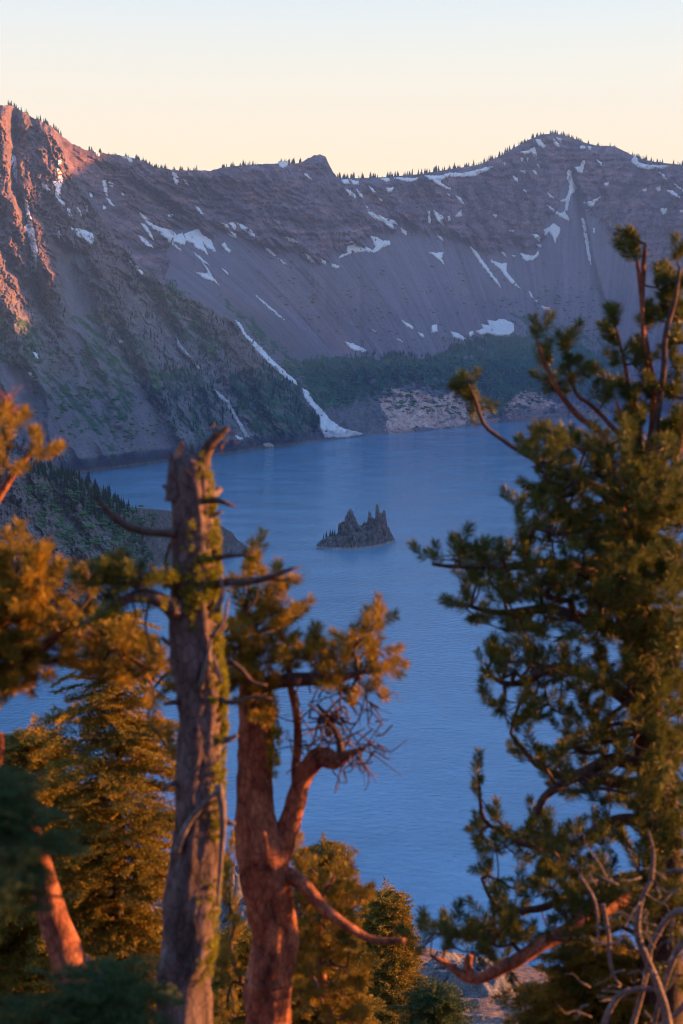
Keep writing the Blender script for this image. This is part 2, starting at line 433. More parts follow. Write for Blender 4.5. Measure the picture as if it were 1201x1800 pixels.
def wall_albedo(s):
    px, py = s.px, s.py
    left, cliff = zones(px, py)
    fl = fall_left(px, py); fb = fall_bowl(px, py)
    col = np.empty(px.shape + (3,))
    # scree in the bowl: violet grey, streaked down the fall line
    st1 = fbm(fb / 26, py / 500, o=4, seed=50, gain=.6); st2 = fbm(fb / 5, py / 120, o=3, seed=51)
    sc1 = np.array([0.178, 0.152, 0.192])[None, None] * (1 + 0.42 * st1 + 0.40 * st2)[..., None]
    warm = sstep(.05, .5, fbm(fb / 45, py / 250, o=3, seed=52))
    sc1 = lerp(sc1, sc1 * np.array([1.18, 1.0, .92]), warm)
    # head wall: strata of brown, grey and violet
    band = vnoise(px / 400, py / 10.0 + fbm(px / 110, py / 50, o=4, seed=8) * 6.5, seed=53)
    cr = fbm(px / 16, py / 9, o=5, seed=54, gain=.7)
    band2 = vnoise(px / 420, (py + 20 * fbm(px / 130, py / 200, o=2, seed=18)) / 17.0, seed=17)
    gul = sstep(.45, .85, ridged((fb + fbm(px / 30, py / 30, o=2, seed=16) * 14) / 30, py / 160, o=3, seed=15))
    hw = np.array([0.190, 0.128, 0.152])[None, None] * (1 - .38 * gul[..., None] + .45 * band2[..., None]) * (1 + .30 * band * sstep(-.3, .4, fbm(px / 60, py / 60, o=3, seed=19)) + .95 * cr)[..., None]
    hw = lerp(hw, hw * np.array([1.35, 1.02, .88]), sstep(.0, .5, fbm(px / 70, py / 14, o=3, seed=55)))
    # left wall: upper crags reddened in colour for the evening glow, grey green below
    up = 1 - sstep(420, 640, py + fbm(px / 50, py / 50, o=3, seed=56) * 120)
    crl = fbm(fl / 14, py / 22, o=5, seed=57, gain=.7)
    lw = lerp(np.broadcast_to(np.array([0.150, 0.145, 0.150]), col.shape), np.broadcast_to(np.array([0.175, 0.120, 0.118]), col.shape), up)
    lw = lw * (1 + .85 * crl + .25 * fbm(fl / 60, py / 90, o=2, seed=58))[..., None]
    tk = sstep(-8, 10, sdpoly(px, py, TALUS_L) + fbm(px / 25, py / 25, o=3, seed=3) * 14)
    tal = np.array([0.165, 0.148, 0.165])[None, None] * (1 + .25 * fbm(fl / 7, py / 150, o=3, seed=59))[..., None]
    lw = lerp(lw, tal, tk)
    # tan grassy flank just below the ridge of the spur
    sp = spur_side(px, py)
    tan = np.exp(-((sp + 45) / 40) ** 2) * sstep(440, 520, py) * (1 - sstep(640, 720, py)) * sstep(-.2, .4, fbm(px / 18, py / 14, o=3, seed=60) + .2)
    lw = lerp(lw, np.array([0.19, 0.135, 0.10]) * (1 + .3 * crl)[..., None], tan * .8)
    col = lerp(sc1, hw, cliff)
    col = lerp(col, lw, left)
    # violet brown scree fan behind the spur
    fan = (1 - left) * sstep(0, 10, sp) * (1 - sstep(60, 110, sp)) * sstep(500, 560, py)
    col = lerp(col, np.array([0.15, 0.122, 0.125]) * (1 + .2 * st2)[..., None], fan * .8)
    for q, poly in enumerate(RIB):
        col = lerp(col, np.array([0.17, 0.135, 0.15]) * (1 + .5 * fbm(px / 8, py / 24, o=4, seed=61, gain=.7))[..., None], sdn(px, py, poly, 16, 18, 62 + q))
    for q, poly in enumerate(VEG):
        k = sdn(px, py, poly, 26, 22, 70 + q)
        if q: k = k * sstep(-.12, .15, fbm((px - .8 * py) / 13, py / 26, o=4, seed=90 + q, gain=.6) + (.1 if q in (4, 5) else 0.0))
        else: k = k * sstep(-.5, -.2, fbm(px / 20, py / 20, o=4, seed=95))
        g = np.array([0.024, 0.075, 0.030])[None, None] * (1 + .6 * fbm(px / 7, py / 7, o=4, seed=91, gain=.7))[..., None]
        g = lerp(g, np.array([0.055, 0.14, 0.04]) * (1 + 0 * g), sstep(.1, .4, fbm(px / 24, py / 18, o=3, seed=92)))
        col = lerp(col, g, k * .92)
    low = sstep(650, 700, py) * (1 - left)
    und = np.array([0.12, 0.105, 0.105])[None, None] * (1 + .5 * fbm(px / 9, py / 7, o=4, seed=64, gain=.7))[..., None]
    for q, poly in enumerate(PALE):
        k = sdn(px, py, poly, 34, 22, 80 + q, 3)
        p1 = np.array([0.60, 0.39, 0.33]) if q < 2 else np.array([0.155, 0.145, 0.145])
        cc = p1 * (1 + .75 * fbm(px / 9, py / 5, o=5, seed=85, gain=.7))[..., None]
        dk = sstep(.12, .3, fbm(px / 22, py / 10, o=4, seed=86)); cc = lerp(cc, np.array([0.13, 0.095, 0.095]) * (1 + 0 * cc), dk * .8)
        col = lerp(col, cc, k)
    # pale strip at the waterline
    wl = 1 - sstep(.004, .012, s.v)
    col = lerp(col, np.array([0.20, 0.19, 0.19]) * (1 + 0 * col), wl * .6)
    vk = np.zeros_like(px)
    grain = np.clip(0.25 + .75 * cliff + .75 * left * (1 - .7 * tk) + .5 * low, 0, 1)
    return np.concatenate([np.clip(col, 0.01, 0.7), grain[..., None]], -1)

def slope_object(name, s, albedo, mat, back=((150, -25), (500, -120), (900, -500)), foot=4.0, back_col=(0.10, 0.10, 0.09)):
    R, J = s.X.shape
    rowsX = [s.X]; rowsY = [s.Y]; rowsZ = [s.Z]
    fx = s.X[:1] * 0.995; fy = s.Y[:1] * 0.995; fz = s.Z[:1] - foot
    X = [fx, s.X]; Y = [fy, s.Y]; Z = [fz, s.Z]
    for d, dz in back:
        k = (s.D[-1:] + d) / s.D[-1:]
        X.append(s.X[-1:] * k); Y.append(s.Y[-1:] * k); Z.append(np.maximum(s.Z[-1:] + dz, -6))
    X, Y, Z = np.vstack(X), np.vstack(Y), np.vstack(Z)
    c = albedo(s)
    c = c if c.shape[-1] == 4 else np.concatenate([c, np.ones(c.shape[:2] + (1,))], -1)
    C = np.vstack([c[:1], c, np.broadcast_to(np.array(tuple(back_col) + (1,)), (len(back), J, 4))])
    me = mesh_from(name, np.stack([X, Y, Z], -1).reshape(-1, 3), grid_faces(X.shape[0], J)[:, ::-1], mat, cols=C.reshape(-1, 4))
    return link(name, me)
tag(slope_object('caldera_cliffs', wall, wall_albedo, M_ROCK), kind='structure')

# ------------------------------------------------------------------ the nearer headland on the left
HC = [(-320, 700), (-150, 735), (-60, 760), (0, 790), (50, 805), (90, 816), (130, 832), (170, 852), (205, 878), (230, 893), (262, 894), (290, 897), (330, 905), (360, 914),
      (385, 921), (398, 931), (409, 936), (415, 946), (426, 954), (438, 964.5)]
HB = [(-320, 1260), (-150, 1210), (0, 1150), (90, 1112), (150, 1085), (185, 1068), (212, 1060), (222, 1035), (236, 1010), (262, 1000), (300, 987), (350, 981), (400, 975), (438, 967)]
ha, ht = curve(HC); ba, bt = curve(HB)
haz = np.arange(min(ha), max(ha), 0.9 / FPX)
hte_c = np.interp(haz, ha, ht); hte_s = np.interp(haz, ba, bt)
hpx = 600.5 + FPX * np.tan(haz) / CP
hte_c = hte_c + np.clip(ridged(hpx / 9, 0 * hpx + .3, o=4, seed=77) * 2.6 - 1.2, -2, 3) * np.interp(hpx, [200, 380, 437], [.5, 1.0, .2]) / FPX
hDs = -EYE / hte_s
zc = np.interp(haz, *[list(q) for q in zip(*[(azte(p, 900)[0], h) for p, h in [(-320, 190), (0, 135), (130, 105), (205, 82), (262, 68), (330, 52), (385, 40), (415, 20), (438, 3)]])])
hDc = (zc - EYE) / hte_c
hDc = np.maximum(hDc, hDs + 4)
def hprof(a): return np.array([0, .06, .3, .6, 1]), np.array([0, .10, .33, .60, 1])
HTREE = [(60, 800), (130, 812), (170, 850), (245, 900), (262, 960), (270, 985), (232, 960), (200, 940), (150, 900), (110, 860), (60, 840)]
def hrelief(s, X, Y, Z):
    px, py = s.px, s.py
    w = fbm(px / 40, py / 40, o=3, seed=111) * 12
    f = px - .55 * (py - 800)
    craggy = sstep(930, 990, py + w) + (1 - sstep(60, 110, px)) * .6
    bare = sdn(px, py, [(262, 893), (440, 960), (300, 1000), (262, 985)], 4, 20, 112)
    w2 = fbm(px / 14, py / 18, o=3, seed=116) * 14
    r = -(ridged((f + w + w2) / 48, py / 120, o=3, seed=113) * 30 + ridged((px + w2) / 17, (py + w) / 19, o=4, seed=114, gain=.6) * (4 + 9 * craggy) * (1 - .6 * bare) + fbm(px / 5, py / 5, o=3, seed=115) * 3)
    amp = np.clip((hDc - hDs) / 160, 0, 1)[None, :]
    return r * sstep(0, .08, s.v) * (1 - .7 * sstep(.9, 1, s.v)) * amp
headland = Slope(haz, hte_c, hte_s, hDc, hDs, hprof, 330, hrelief)
def head_albedo(s):
    px, py = s.px, s.py
    f = px - .7 * (py - 800)
    w = fbm(px / 30, py / 30, o=4, seed=120)
    c = np.array([0.150, 0.128, 0.122])[None, None] * (1 + .3 * fbm(f / 9, py / 90, o=4, seed=121) + .35 * fbm(px / 7, py / 7, o=4, seed=122, gain=.7))[..., None]
    crag = sstep(.0, .25, fbm(px / 26, py / 34, o=4, seed=123) + .35 * sstep(930, 1000, py) - .1)
    c = lerp(c, np.array([0.165, 0.168, 0.170])[None, None] * (1 + .6 * fbm(px / 5, py / 12, o=4, seed=124, gain=.7))[..., None], crag * .8)
    for q, poly in enumerate([HTREE, [(30, 850), (80, 850), (140, 900), (150, 930), (90, 900)], [(190, 930), (240, 940), (272, 985), (250, 998), (215, 975)], [(90, 920), (130, 930), (150, 960), (110, 960)]]):
        k = sdn(px, py, poly, 16, 16, 130 + q) * sstep(-.2, .1, fbm(px / 9, py / 9, o=4, seed=135))
        g = np.array([0.040, 0.066, 0.028])[None, None] * (1 + .5 * fbm(px / 5, py / 5, o=4, seed=136))[..., None]
        c = lerp(c, g, k * .9)
    wl = 1 - sstep(.006, .02, s.v)
    c = lerp(c, np.array([0.22, 0.21, 0.20]) + 0 * c, wl * .6)
    return np.clip(c, .01, .7)
tag(slope_object('headland', headland, head_albedo, M_ROCK2, back=((12, -4), (60, -40), (260, -260)), foot=3.0), kind='structure')
# ------------------------------------------------------------------ old snow patches lying on the far walls
R1, R2, R3, R4 = (0.4996, 0, 150, 'l'), (0.5004, 600, 200, 'r'), (0.5412, 0, 550, 'l'), (0.5837, 500, 550, 'r')
SL = 'snow patch in the reddish crags of the left mountain'
SNOW = [
 (R1, "42,252 56,250 60,300 60,345 50,320 42,290", "short snow strip high in the dark chute at the far left cliffs"),
 (R1, "85,395 95,400 108,460 122,520 132,580 128,660 112,655 104,620 112,590 104,540 88,500 98,490 90,440", "long thin snow gully down the far left red cliff"),
 (R1, "194,293 208,294 222,320 218,345 212,370 214,405 228,415 230,430 215,418 196,390 198,360 185,340 205,340 207,320", "crooked tall snow streak on the lit red crags of the left mountain"),
 (R1, "146,341 158,345 178,370 165,374 150,358", 0), (R1, "204,264 216,264 214,276 206,276", 0), (R1, "360,337 372,337 376,360 378,388 368,375 364,355", 0),
 (R1, "374,398 385,402 402,424 392,420", 0), (R1, "384,342 398,346 396,358 388,352", 0), (R1, "296,415 304,415 313,440 305,443", 0), (R1, "238,436 246,436 252,458 244,458", 0), (R1, "274,432 280,440 291,460 284,458", 0),
 (R1, "246,498 262,505 290,508 328,525 330,555 318,558 298,540 275,532 262,520", "wide snow patch at the foot of the lit red crags on the left"),
 (R1, "458,618 470,628 488,640 504,660 500,668 480,650 462,632", "slanting snow streak just below the red spur of the left mountain"),
 (R1, "316,376 322,376 326,394 319,392", 0), (R1, "362,424 372,428 370,437 364,434", 0), (R1, "200,518 208,516 214,532 208,538", 0),
 (R1, "332,233 350,238 350,248 340,245", 1), (R1, "428,251 460,256 470,270 460,271 445,260", 1),
 (R1, "606,307 620,310 628,330 624,350 614,340", 1), (R1, "647,333 658,336 662,350 652,346", 1),
 (R1, "980,270 1016,270 1014,280 994,292 984,284", "snow wedge just under the skyline left of the rock pinnacle"), (R1, "1072,311 1085,318 1098,332 1085,328", 1),
 (R1, "688,427 700,432 716,452 704,454", 2), (R1, "592,457 606,456 606,461 594,461", 2), (R1, "428,379 436,383 438,388 430,386", 2),
 (R1, "490,448 510,462 540,490 570,505 600,510 625,530 640,520 655,545 650,560 625,555 600,548 575,530 555,515 530,495 505,470", "broad sloping snowfield at the top left of the scree bowl"),
 (R1, "648,525 668,516 700,506 712,528 742,545 760,585 735,575 715,555 725,580 732,595 710,580 690,575 680,555 655,548", "forked bright snowfield right of the broad sloping snowfield"),
 (R1, "496,487 510,490 530,515 540,543 525,530 510,505", 2), (R1, "490,530 510,540 540,572 520,565 500,548", 2), (R1, "592,545 612,558 640,582 625,578 605,562", 2),
 (R1, "680,585 700,600 735,632 715,622 695,605", 2),
 (R1, "708,618 735,650 745,670 772,704 750,690 715,678 690,658 712,662 735,665 722,640", "hooked snow patch pointing down the left edge of the bowl"),
 (R1, "836,486 860,495 885,510 896,530 895,545 875,525 850,505", "curved snow tongue at the top of the grey scree"),
 (R1, "806,485 826,485 832,500 826,510 815,498", 2), (R1, "797,515 815,517 832,525 830,537 812,530", 2), (R1, "780,562 790,555 800,570 812,582 808,590 795,582", 2),
 (R1, "778,486 800,490 802,500 792,498", 2), (R1, "930,568 950,578 972,602 960,598 940,582", 3), (R1, "1006,536 1030,540 1048,552 1035,555 1015,546", 3),
 (R1, "1076,595 1090,600 1108,625 1098,622 1085,610", 3), (R1, "980,608 1010,632 995,625", 3), (R1, "1130,612 1146,620 1146,630 1134,624", 3), (R1, "1165,628 1195,638 1190,643 1168,638", 3),
 (R1, "898,738 920,755 950,780 1000,824 975,810 930,772", "faint diagonal snow line across the middle of the scree"), (R1, "782,644 804,662 800,666 786,652", 3),
 (R3, "765,25 780,35 800,70 850,115 880,150 920,185 960,220 965,235 950,225 900,190 860,150 820,105 785,60", "long narrow snow chute running down behind the wooded spur"),
 (R3, "982,245 1000,255 1020,290 1050,320 1075,350 1110,375 1180,393 1130,405 1055,405 1042,370 1040,340 1010,300 990,275", "large snow fan spreading out at the lake shore"),
 (R3, "573,70 580,90 600,120 635,160 655,190 640,180 605,140 578,108", "thin dirty snow gully high on the wooded spur"),
 (R3, "695,250 715,262 745,290 765,330 790,370 812,410 795,400 765,350 735,295 705,268", "dirty snow gully on the lower slope above the broken snag"),
 (R3, "765,400 790,408 792,415 772,408", 4), (R3, "842,421 880,425 893,436 865,434", 4), (R3, "110,130 122,135 124,148 114,146", 4), (R3, "92,196 104,198 106,206 96,205", 4), (R3, "386,90 398,94 397,101 390,99", 4),
 (R3, "1122,95 1150,102 1190,122 1185,128 1150,122 1128,108", 5),
 (R2, "0,232 25,232 27,245 8,248", 6), (R2, "30,232 60,238 62,248 45,250", 6), (R2, "12,262 30,270 53,290 52,298 30,285", 6), (R2, "52,263 65,275 80,298 70,298 60,282", 6),
 (R2, "97,254 110,262 121,276 112,276", 6), (R2, "138,228 165,226 172,236 155,238", 6), (R2, "185,225 240,227 272,226 255,236 232,238", "flat snow strip just under the wooded skyline in the middle"), (R2, "158,262 184,260 180,270 165,275", 6), (R2, "130,293 144,304 140,308", 6),
 (R2, "292,217 345,219 380,209 430,209 470,200 510,188 536,186 520,195 490,208 470,218 410,222 375,222 348,232 352,245 385,264 372,266 335,245", "long snow cornice along the ridge left of the right peak"),
 (R2, "88,325 100,340 125,355 160,370 185,375 198,390 180,385 184,405 170,400 150,380 120,370 100,355", "snow streak with a forked foot on the head wall below the gap"), (R2, "210,404 230,415 230,425 215,416", 7),
 (R2, "-10,508 0,497 22,492 20,470 35,445 60,465 90,470 110,480 120,470 105,430 118,432 148,448 172,446 172,462 148,468 120,490 85,482 55,485 30,492", "jagged snow band along the top of the scree in mid bowl"),
 (R2, "307,486 330,490 358,488 352,510 364,530 345,515 325,500", "triangular snow patch on the scree right of the jagged band"), (R2, "325,338 340,350 358,362 360,392 348,385 330,358", 7), (R2, "400,360 408,352 420,340 424,360", 7), (R2, "404,289 420,298 430,315 418,312", 7),
 (R2, "372,280 384,286 382,290", 7), (R2, "304,345 310,345 314,384 308,384", 7), (R2, "374,362 382,360 382,374 376,374", 7), (R2, "340,428 356,440 356,446 344,438", 7),
 (R2, "453,466 475,485 510,535 550,590 560,610 540,590 500,540 465,490", "straight thin diagonal snow line on the right scree"),
 (R2, "523,511 550,525 582,527 580,555 600,580 630,614 600,598 575,570 558,545 535,528", "snow patch with a long tail right of the thin diagonal line"), (R2, "562,485 572,488 580,502 572,498", 7), (R2, "600,497 611,499 608,504", 7),
 (R2, "628,490 650,497 675,500 693,482 694,494 675,515 645,516", "crescent shaped snow patch under the strata of the right peak"), (R2, "672,424 690,424 700,436 698,452 684,438", 8), (R2, "686,458 703,462 698,470", 8),
 (R2, "712,408 730,400 745,385 758,395 770,405 766,425 755,440 752,457 742,430 730,415 715,426", "tooth shaped snow patch below the middle of the right peak"),
 (R2, "722,319 745,335 770,350 785,345 800,368 800,375 780,368 755,352 735,335", 8),
 (R2, "795,196 808,205 812,230 826,262 820,275 805,285 800,310 795,340 785,340 788,310 765,308 790,300 800,270 803,245 793,228", "tall crooked snow gully down the right peak"), (R2, "723,276 735,285 746,296 735,294", 8),
 (R2, "850,312 880,308 910,292 895,310 875,335 862,340 866,322", "small triangular snow patch right of the tall crooked gully"),
 (R2, "842,365 855,370 860,410 868,450 875,500 878,532 868,510 858,450 850,400", "long upright snow strip in the gully below the right peak"), (R2, "886,404 890,404 890,420 886,420", 8),
 (R2, "630,135 655,130 680,118 686,140 686,158 676,150 670,135 645,142", 9), (R2, "684,90 700,92 718,115 708,120 690,106", 9), (R2, "745,86 762,105 772,122 760,118 748,102", 9), (R2, "757,85 775,88 772,100", 9), (R2, "750,100 762,112 752,112", 9),
 (R2, "820,190 840,185 848,160 856,165 852,195 845,208 828,205", 9), (R2, "628,155 640,156 636,168", 9), (R2, "645,152 656,156 655,166", 9), (R2, "684,176 694,180 696,190", 9), (R2, "628,200 646,201 646,208 630,207", 9), (R2, "673,198 684,204 690,216 680,210", 9),
 (R2, "838,113 858,116 856,122 840,121", 9), (R2, "868,115 878,117 876,127 868,125", 9), (R2, "565,172 577,172 575,180", 9),
 (R2, "1018,168 1030,150 1040,155 1042,170 1075,180 1150,184 1135,193 1080,195 1045,188", "broad snow patch under the skyline right of the right peak"),
 (R2, "1118,206 1132,214 1144,230 1132,226", 10), (R2, "1142,267 1165,272 1192,294 1180,292 1155,278", 10), (R2, "1172,246 1190,260 1206,268 1206,275 1180,258", 10), (R2, "1122,335 1145,332 1140,350 1130,354", 10), (R2, "1102,262 1120,256 1120,270 1106,268", 10),
 (R2, "1058,266 1072,265 1070,272 1060,272", 10), (R2, "1190,338 1204,340 1204,346 1192,346", 10), (R2, "898,162 914,172 914,182 904,174", 10), (R2, "924,246 941,240 938,250 928,252", 10), (R2, "988,438 996,438 994,452 988,452", 10),
 (R2, "475,765 500,755 492,740 520,745 515,725 540,730 555,722 575,724 605,738 608,765 590,778 550,780 520,772 490,776", "largest ragged snowfield at the bottom of the scree bowl"),
 (R2, "385,765 410,772 438,790 430,797 395,784", 5), (R2, "214,727 235,738 256,752 250,758 228,745", 5), (R2, "268,768 285,775 296,788 280,784", 5), (R2, "318,745 335,742 338,765 318,768", 5), (R2, "194,789 216,800 214,804", 5), (R2, "448,768 462,764 466,774 452,784", 5), (R2, "110,758 122,764 118,767", 5),
 (R2, "605,220 620,228 618,236 608,230", 8), (R2, "640,266 654,274 650,280", 8), (R2, "535,355 546,356 543,365", 8), (R2, "590,410 606,410 604,416", 8), (R2, "702,676 730,682 734,690 712,686", 5), (R2, "660,622 670,635 675,648 664,640", 5), (R2, "680,656 690,658 688,663", 5)]
SGROUP = {0: SL, 1: 'tiny snow patch close under the skyline of the left ridge', 2: 'small snow patch near the snowfields at the top left of the bowl', 3: 'thin snow fleck along the upper scree of the bowl',
          4: 'small snow remnant low on the wooded left wall', 5: 'small snow remnant near the bottom of the scree bowl', 6: 'small snow patch just below the low gap in the skyline',
          7: 'small snow patch on the head wall between the gap and the right peak', 8: 'small snow patch on the banded slope left of the tall crooked gully',
          9: 'small snow patch near the top of the right peak', 10: 'small snow patch on the slope at the far right'}
for q, (reg, txt, lab) in enumerate(SNOW):
    k, ox, oy, side = reg
    poly = [(ox + float(a) * k, oy + float(b) * k) for a, b in (t.split(',') for t in txt.split())]
    xs = [p[0] for p in poly]; ys = [p[1] for p in poly]; pad = 2.0
    st = 0.5 if max(xs) - min(xs) > 12 else 0.35
    gx, gy = np.meshgrid(np.arange(min(xs) - pad, max(xs) + pad, st), np.arange(min(ys) - pad, max(ys) + pad, st))
    sd_ = sdpoly(gx, gy, poly, 40) + fbm(gx / 5, gy / 5, o=4, seed=200 + q, gain=.8) * 3.6 + 0.55
    big = max(xs) - min(xs) > 18
    if big: sd_ = np.minimum(sd_, 1.2 - 6 * sstep(.36, .5, fbm(gx / 7, gy / 7, o=3, seed=400 + q)))
    pt = wall.at(gx, gy)
    out = pt / np.linalg.norm(pt - np.array([0, 0, EYE]), axis=-1)[..., None]
    lift = np.clip(sd_ * 2.2, -0.6, 2.6)
    pt = pt + np.stack([0 * lift, -2.2 * np.clip(lift, 0, 9), lift], -1)
    keep = sd_ > -0.25
    fk = (keep[:-1, :-1] & keep[1:, :-1] & keep[:-1, 1:] & keep[1:, 1:]).ravel()
    F = grid_faces(*gx.shape)[fk]
    if len(F) == 0: continue
    used, inv = np.unique(F, return_inverse=True)
    me = mesh_from('snow_patch', pt.reshape(-1, 3)[used], inv.reshape(-1, 4)[:, ::-1], M_DIRTY if 'dirty' in str(lab) else M_SNOW)
    o = link('snow_patch', me)
    if isinstance(lab, int): tag(o, SGROUP[lab], 'snow patch', SGROUP[lab].replace('patch', 'patches', 1))
    else: tag(o, lab, 'snow patch')

# ------------------------------------------------------------------ the rock island
IS = [(160, 590), (163, 575), (175, 560), (200, 545), (230, 515), (245, 522), (260, 500), (300, 490), (340, 478), (375, 470), (385, 450), (388, 370), (400, 345), (408, 370), (415, 350), (440, 338), (455, 340), (458, 290), (480, 260), (485, 230), (505, 225), (508, 195), (520, 200),
      (532, 225), (548, 230), (552, 275), (575, 300), (585, 340), (600, 375), (640, 380), (655, 350), (665, 345), (685, 355), (695, 320), (705, 290), (703.5, 255), (718, 225), (735, 250), (742, 295), (765, 305), (779, 310), (781, 240), (782, 160), (795, 150), (812, 158), (818, 200),
      (825, 245), (855, 250), (862, 215), (878, 212), (890, 240), (892, 300), (905, 350), (908, 400), (918, 385), (930, 410), (945, 450), (965, 490), (985, 525), (1000, 545), (1003, 556)]
IB = [(160, 595), (250, 535), (380, 485), (450, 410), (520, 350), (600, 395), (690, 370), (780, 335), (860, 320), (905, 390), (950, 470), (1003, 556)]
IF = [(158, 630), (200, 636), (400, 641), (600, 638), (750, 620), (900, 585), (1003, 557)]
def i6(L): return [530 + p[0] / 6.005 for p in L], [860 + p[1] / 6.005 for p in L]
ipx = np.arange(556.3, 697.1, 0.2)
itop = np.interp(ipx, *i6(IS)); ibase = np.maximum(np.interp(ipx, *i6(IB)), itop); ifoot = np.interp(ipx, *i6(IF))
ia, _ = azte(ipx, 900 + 0 * ipx)
_, tf = azte(ipx, ifoot); _, tt = azte(ipx, itop); _, tb = azte(ipx, ibase)
Df = -EYE / tf
wd = 52 * np.sqrt(np.clip(1 - ((ipx - 627) / 71.5) ** 2, 0.002, 1))
q = np.linspace(0, 1, 190)[:, None]
qr = 0.46 + 0.03 * vnoise(ipx / 9, 0 * ipx + .5, seed=3)[None, :]
Dm = (Df + wd * 0.5)[None, :]
hb = EYE + Dm * tb[None, :]; ht_ = EYE + Dm * tt[None, :]
hb = np.maximum(hb, 0.6); ht_ = np.maximum(ht_, hb)
u = np.where(q < qr, q / qr, (1 - q) / (1 - qr))
Z = hb * (1 - (1 - u) ** 2.1)
qs = qr + 0.06 * vnoise(ipx / 6, 0 * ipx + 7.5, seed=4)[None, :]
meters = (q - qs) * wd[None, :]
spire_w = 3.5 + 0.12 * (ht_ - hb)
Z = Z + (ht_ - hb) * np.exp(-(np.abs(meters) / spire_w) ** 3.5)
# secondary buttresses in front, broken rock
A = np.broadcast_to(ia[None, :], Z.shape); PX = np.broadcast_to(ipx[None, :], Z.shape)
D = Df[None, :] + wd[None, :] * q
inside = np.clip(u * 5, 0, 1)
Z = Z * (1 + inside * (.14 * ridged(PX / 12, D / 12, o=4, seed=5, gain=.6) - .12) * (Z < hb * .9))
Z = np.minimum(Z, ht_ + .4)
D = D - inside * (ridged(PX / 8, Z / 11, D / 20, o=4, seed=6, gain=.6) * 4.2) * (1 - .6 * sstep(.8, 1, Z / ht_))
c = np.array([0.125, 0.112, 0.112]) * (1 + 1.3 * fbm(PX / 4.5, Z / 6, D / 30, o=5, seed=7, gain=.7) + .25 * vnoise(PX / 2, Z / 3, seed=8))[..., None]
c = lerp(c, np.array([0.19, 0.115, 0.10]) + 0 * c, sstep(650, 690, PX + 14 * fbm(PX / 9, Z / 12, o=3, seed=9)) * .8 * sstep(6, 16, Z))
vg = sstep(.0, .2, fbm(PX / 7, Z / 7, D / 9, o=4, seed=10)) * sstep(5, 9, Z) * (1 - sstep(26, 34, Z)) 
c = lerp(c, np.array([0.035, 0.045, 0.028]) + 0 * c, vg * .85)
c = lerp(c, np.array([0.30, 0.29, 0.28]) * (1 + .3 * vnoise(PX, Z, seed=11))[..., None], (1 - sstep(1.8, 3.6, Z)) * .9)
Z = Z - 1.2 * (1 - np.clip(u * 12, 0, 1))
isl = link('rock_island', mesh_from('rock_island', np.stack([D * np.sin(A), D * np.cos(A), Z], -1).reshape(-1, 3), grid_faces(*Z.shape), mat_terrain('island_rock', 9.0, .7), cols=np.clip(c, .01, .6).reshape(-1, 3)))
tag(isl, 'jagged dark rock island with tall spires standing in the blue lake', 'rock island')
def island_at(px_, qq):
    j = int(np.argmin(np.abs(ipx - px_))); i = int(qq * 189)
    return np.array([D[i, j] * math.sin(ia[j]), D[i, j] * math.cos(ia[j]), Z[i, j] - .4])

# ------------------------------------------------------------------ far conifers
def conifer_mesh(seed, tiers=9, spikes=9, lean=0.0, wid=.19):
    r = np.random.default_rng(seed); V = []; F = []
    def add(v, f):
        b = len(V); V.extend(v); F.extend([tuple(b + i for i in t) for t in f])
    add([(.02, 0, -.05), (-.012, .018, -.05), (-.012, -.018, -.05), (0, 0, .97)], [(0, 1, 3), (1, 2, 3), (2, 0, 3)])
    z0 = r.uniform(.05, .16)
    for t in range(tiers):
        f = t / (tiers - 1); z = z0 + (0.93 - z0) * f; rad = wid * (1 - f) ** .8 * r.uniform(.75, 1.2) + .02
        ph = r.uniform(0, 6.28)
        for k in range(spikes):
            if r.random() < .14: continue
            a = ph + 6.283 * k / spikes + r.normal(0, .15); rr = rad * r.uniform(.6, 1.15)
            w = 0.32; up = .13 * (1 - f) + .07
            p0 = (0, 0, z + up); p1 = (rr * math.cos(a), rr * math.sin(a), z - .03 * rr / wid)
            pa = (rr * .6 * math.cos(a - w), rr * .6 * math.sin(a - w), z - .035); pb = (rr * .6 * math.cos(a + w), rr * .6 * math.sin(a + w), z - .035)
            add([p0, p1, pa, pb], [(0, 2, 1), (0, 1, 3), (2, 3, 1)])
    V = np.array(V); V[:, 0] += lean * V[:, 2] ** 2
    return V, np.array(F)
CT = [conifer_mesh(i, tiers=8 + i % 3, lean=(i % 3 - 1) * .03, wid=(.15, .20, .17, .23, .14, .19)[i]) for i in range(6)]
CM = [mesh_from('conifer', v, f, M_CONIFER, smooth=False) for v, f in CT]
indiv = []; massV = []; massF = []; nm = 0
def put_tree(p, h, key):
    """collect a far tree; the largest become objects of their own"""
    d = math.hypot(p[0], p[1]); indiv.append((h / d, tuple(p), h, rng.uniform(0, 6.28), int(rng.integers(6)), key))
def scatter(surface, poly, n, h0, h1, key, seed, thr=-.3, sc_=16):
    xs = [p[0] for p in poly]; ys = [p[1] for p in poly]
    x = rng.uniform(min(xs), max(xs), n * 8); y = rng.uniform(min(ys), max(ys), n * 8)
    k = inpoly(x, y, poly) & (fbm(x / sc_, y / sc_, o=3, seed=seed) > thr)
    x, y = x[k][:n], y[k][:n]
    pts = surface.at(x, y)
    for p in pts: put_tree(p - np.array([0, 0, .4]), rng.uniform(h0, h1) * rng.choice([1, 1, .7]), key)
HEADK = 'conifer in the dense stand on the left headland'
scatter(headland, [(40, 806), (90, 820), (130, 835), (165, 852), (205, 880), (240, 897), (240, 915), (215, 905), (160, 880), (100, 850), (50, 830)], 150, 7.5, 13.0, HEADK, 1, -1)
scatter(headland, [(90, 850), (160, 870), (240, 915), (250, 950), (265, 975), (240, 960), (200, 930), (150, 900)], 70, 6, 10.5, HEADK, 2, -.1)
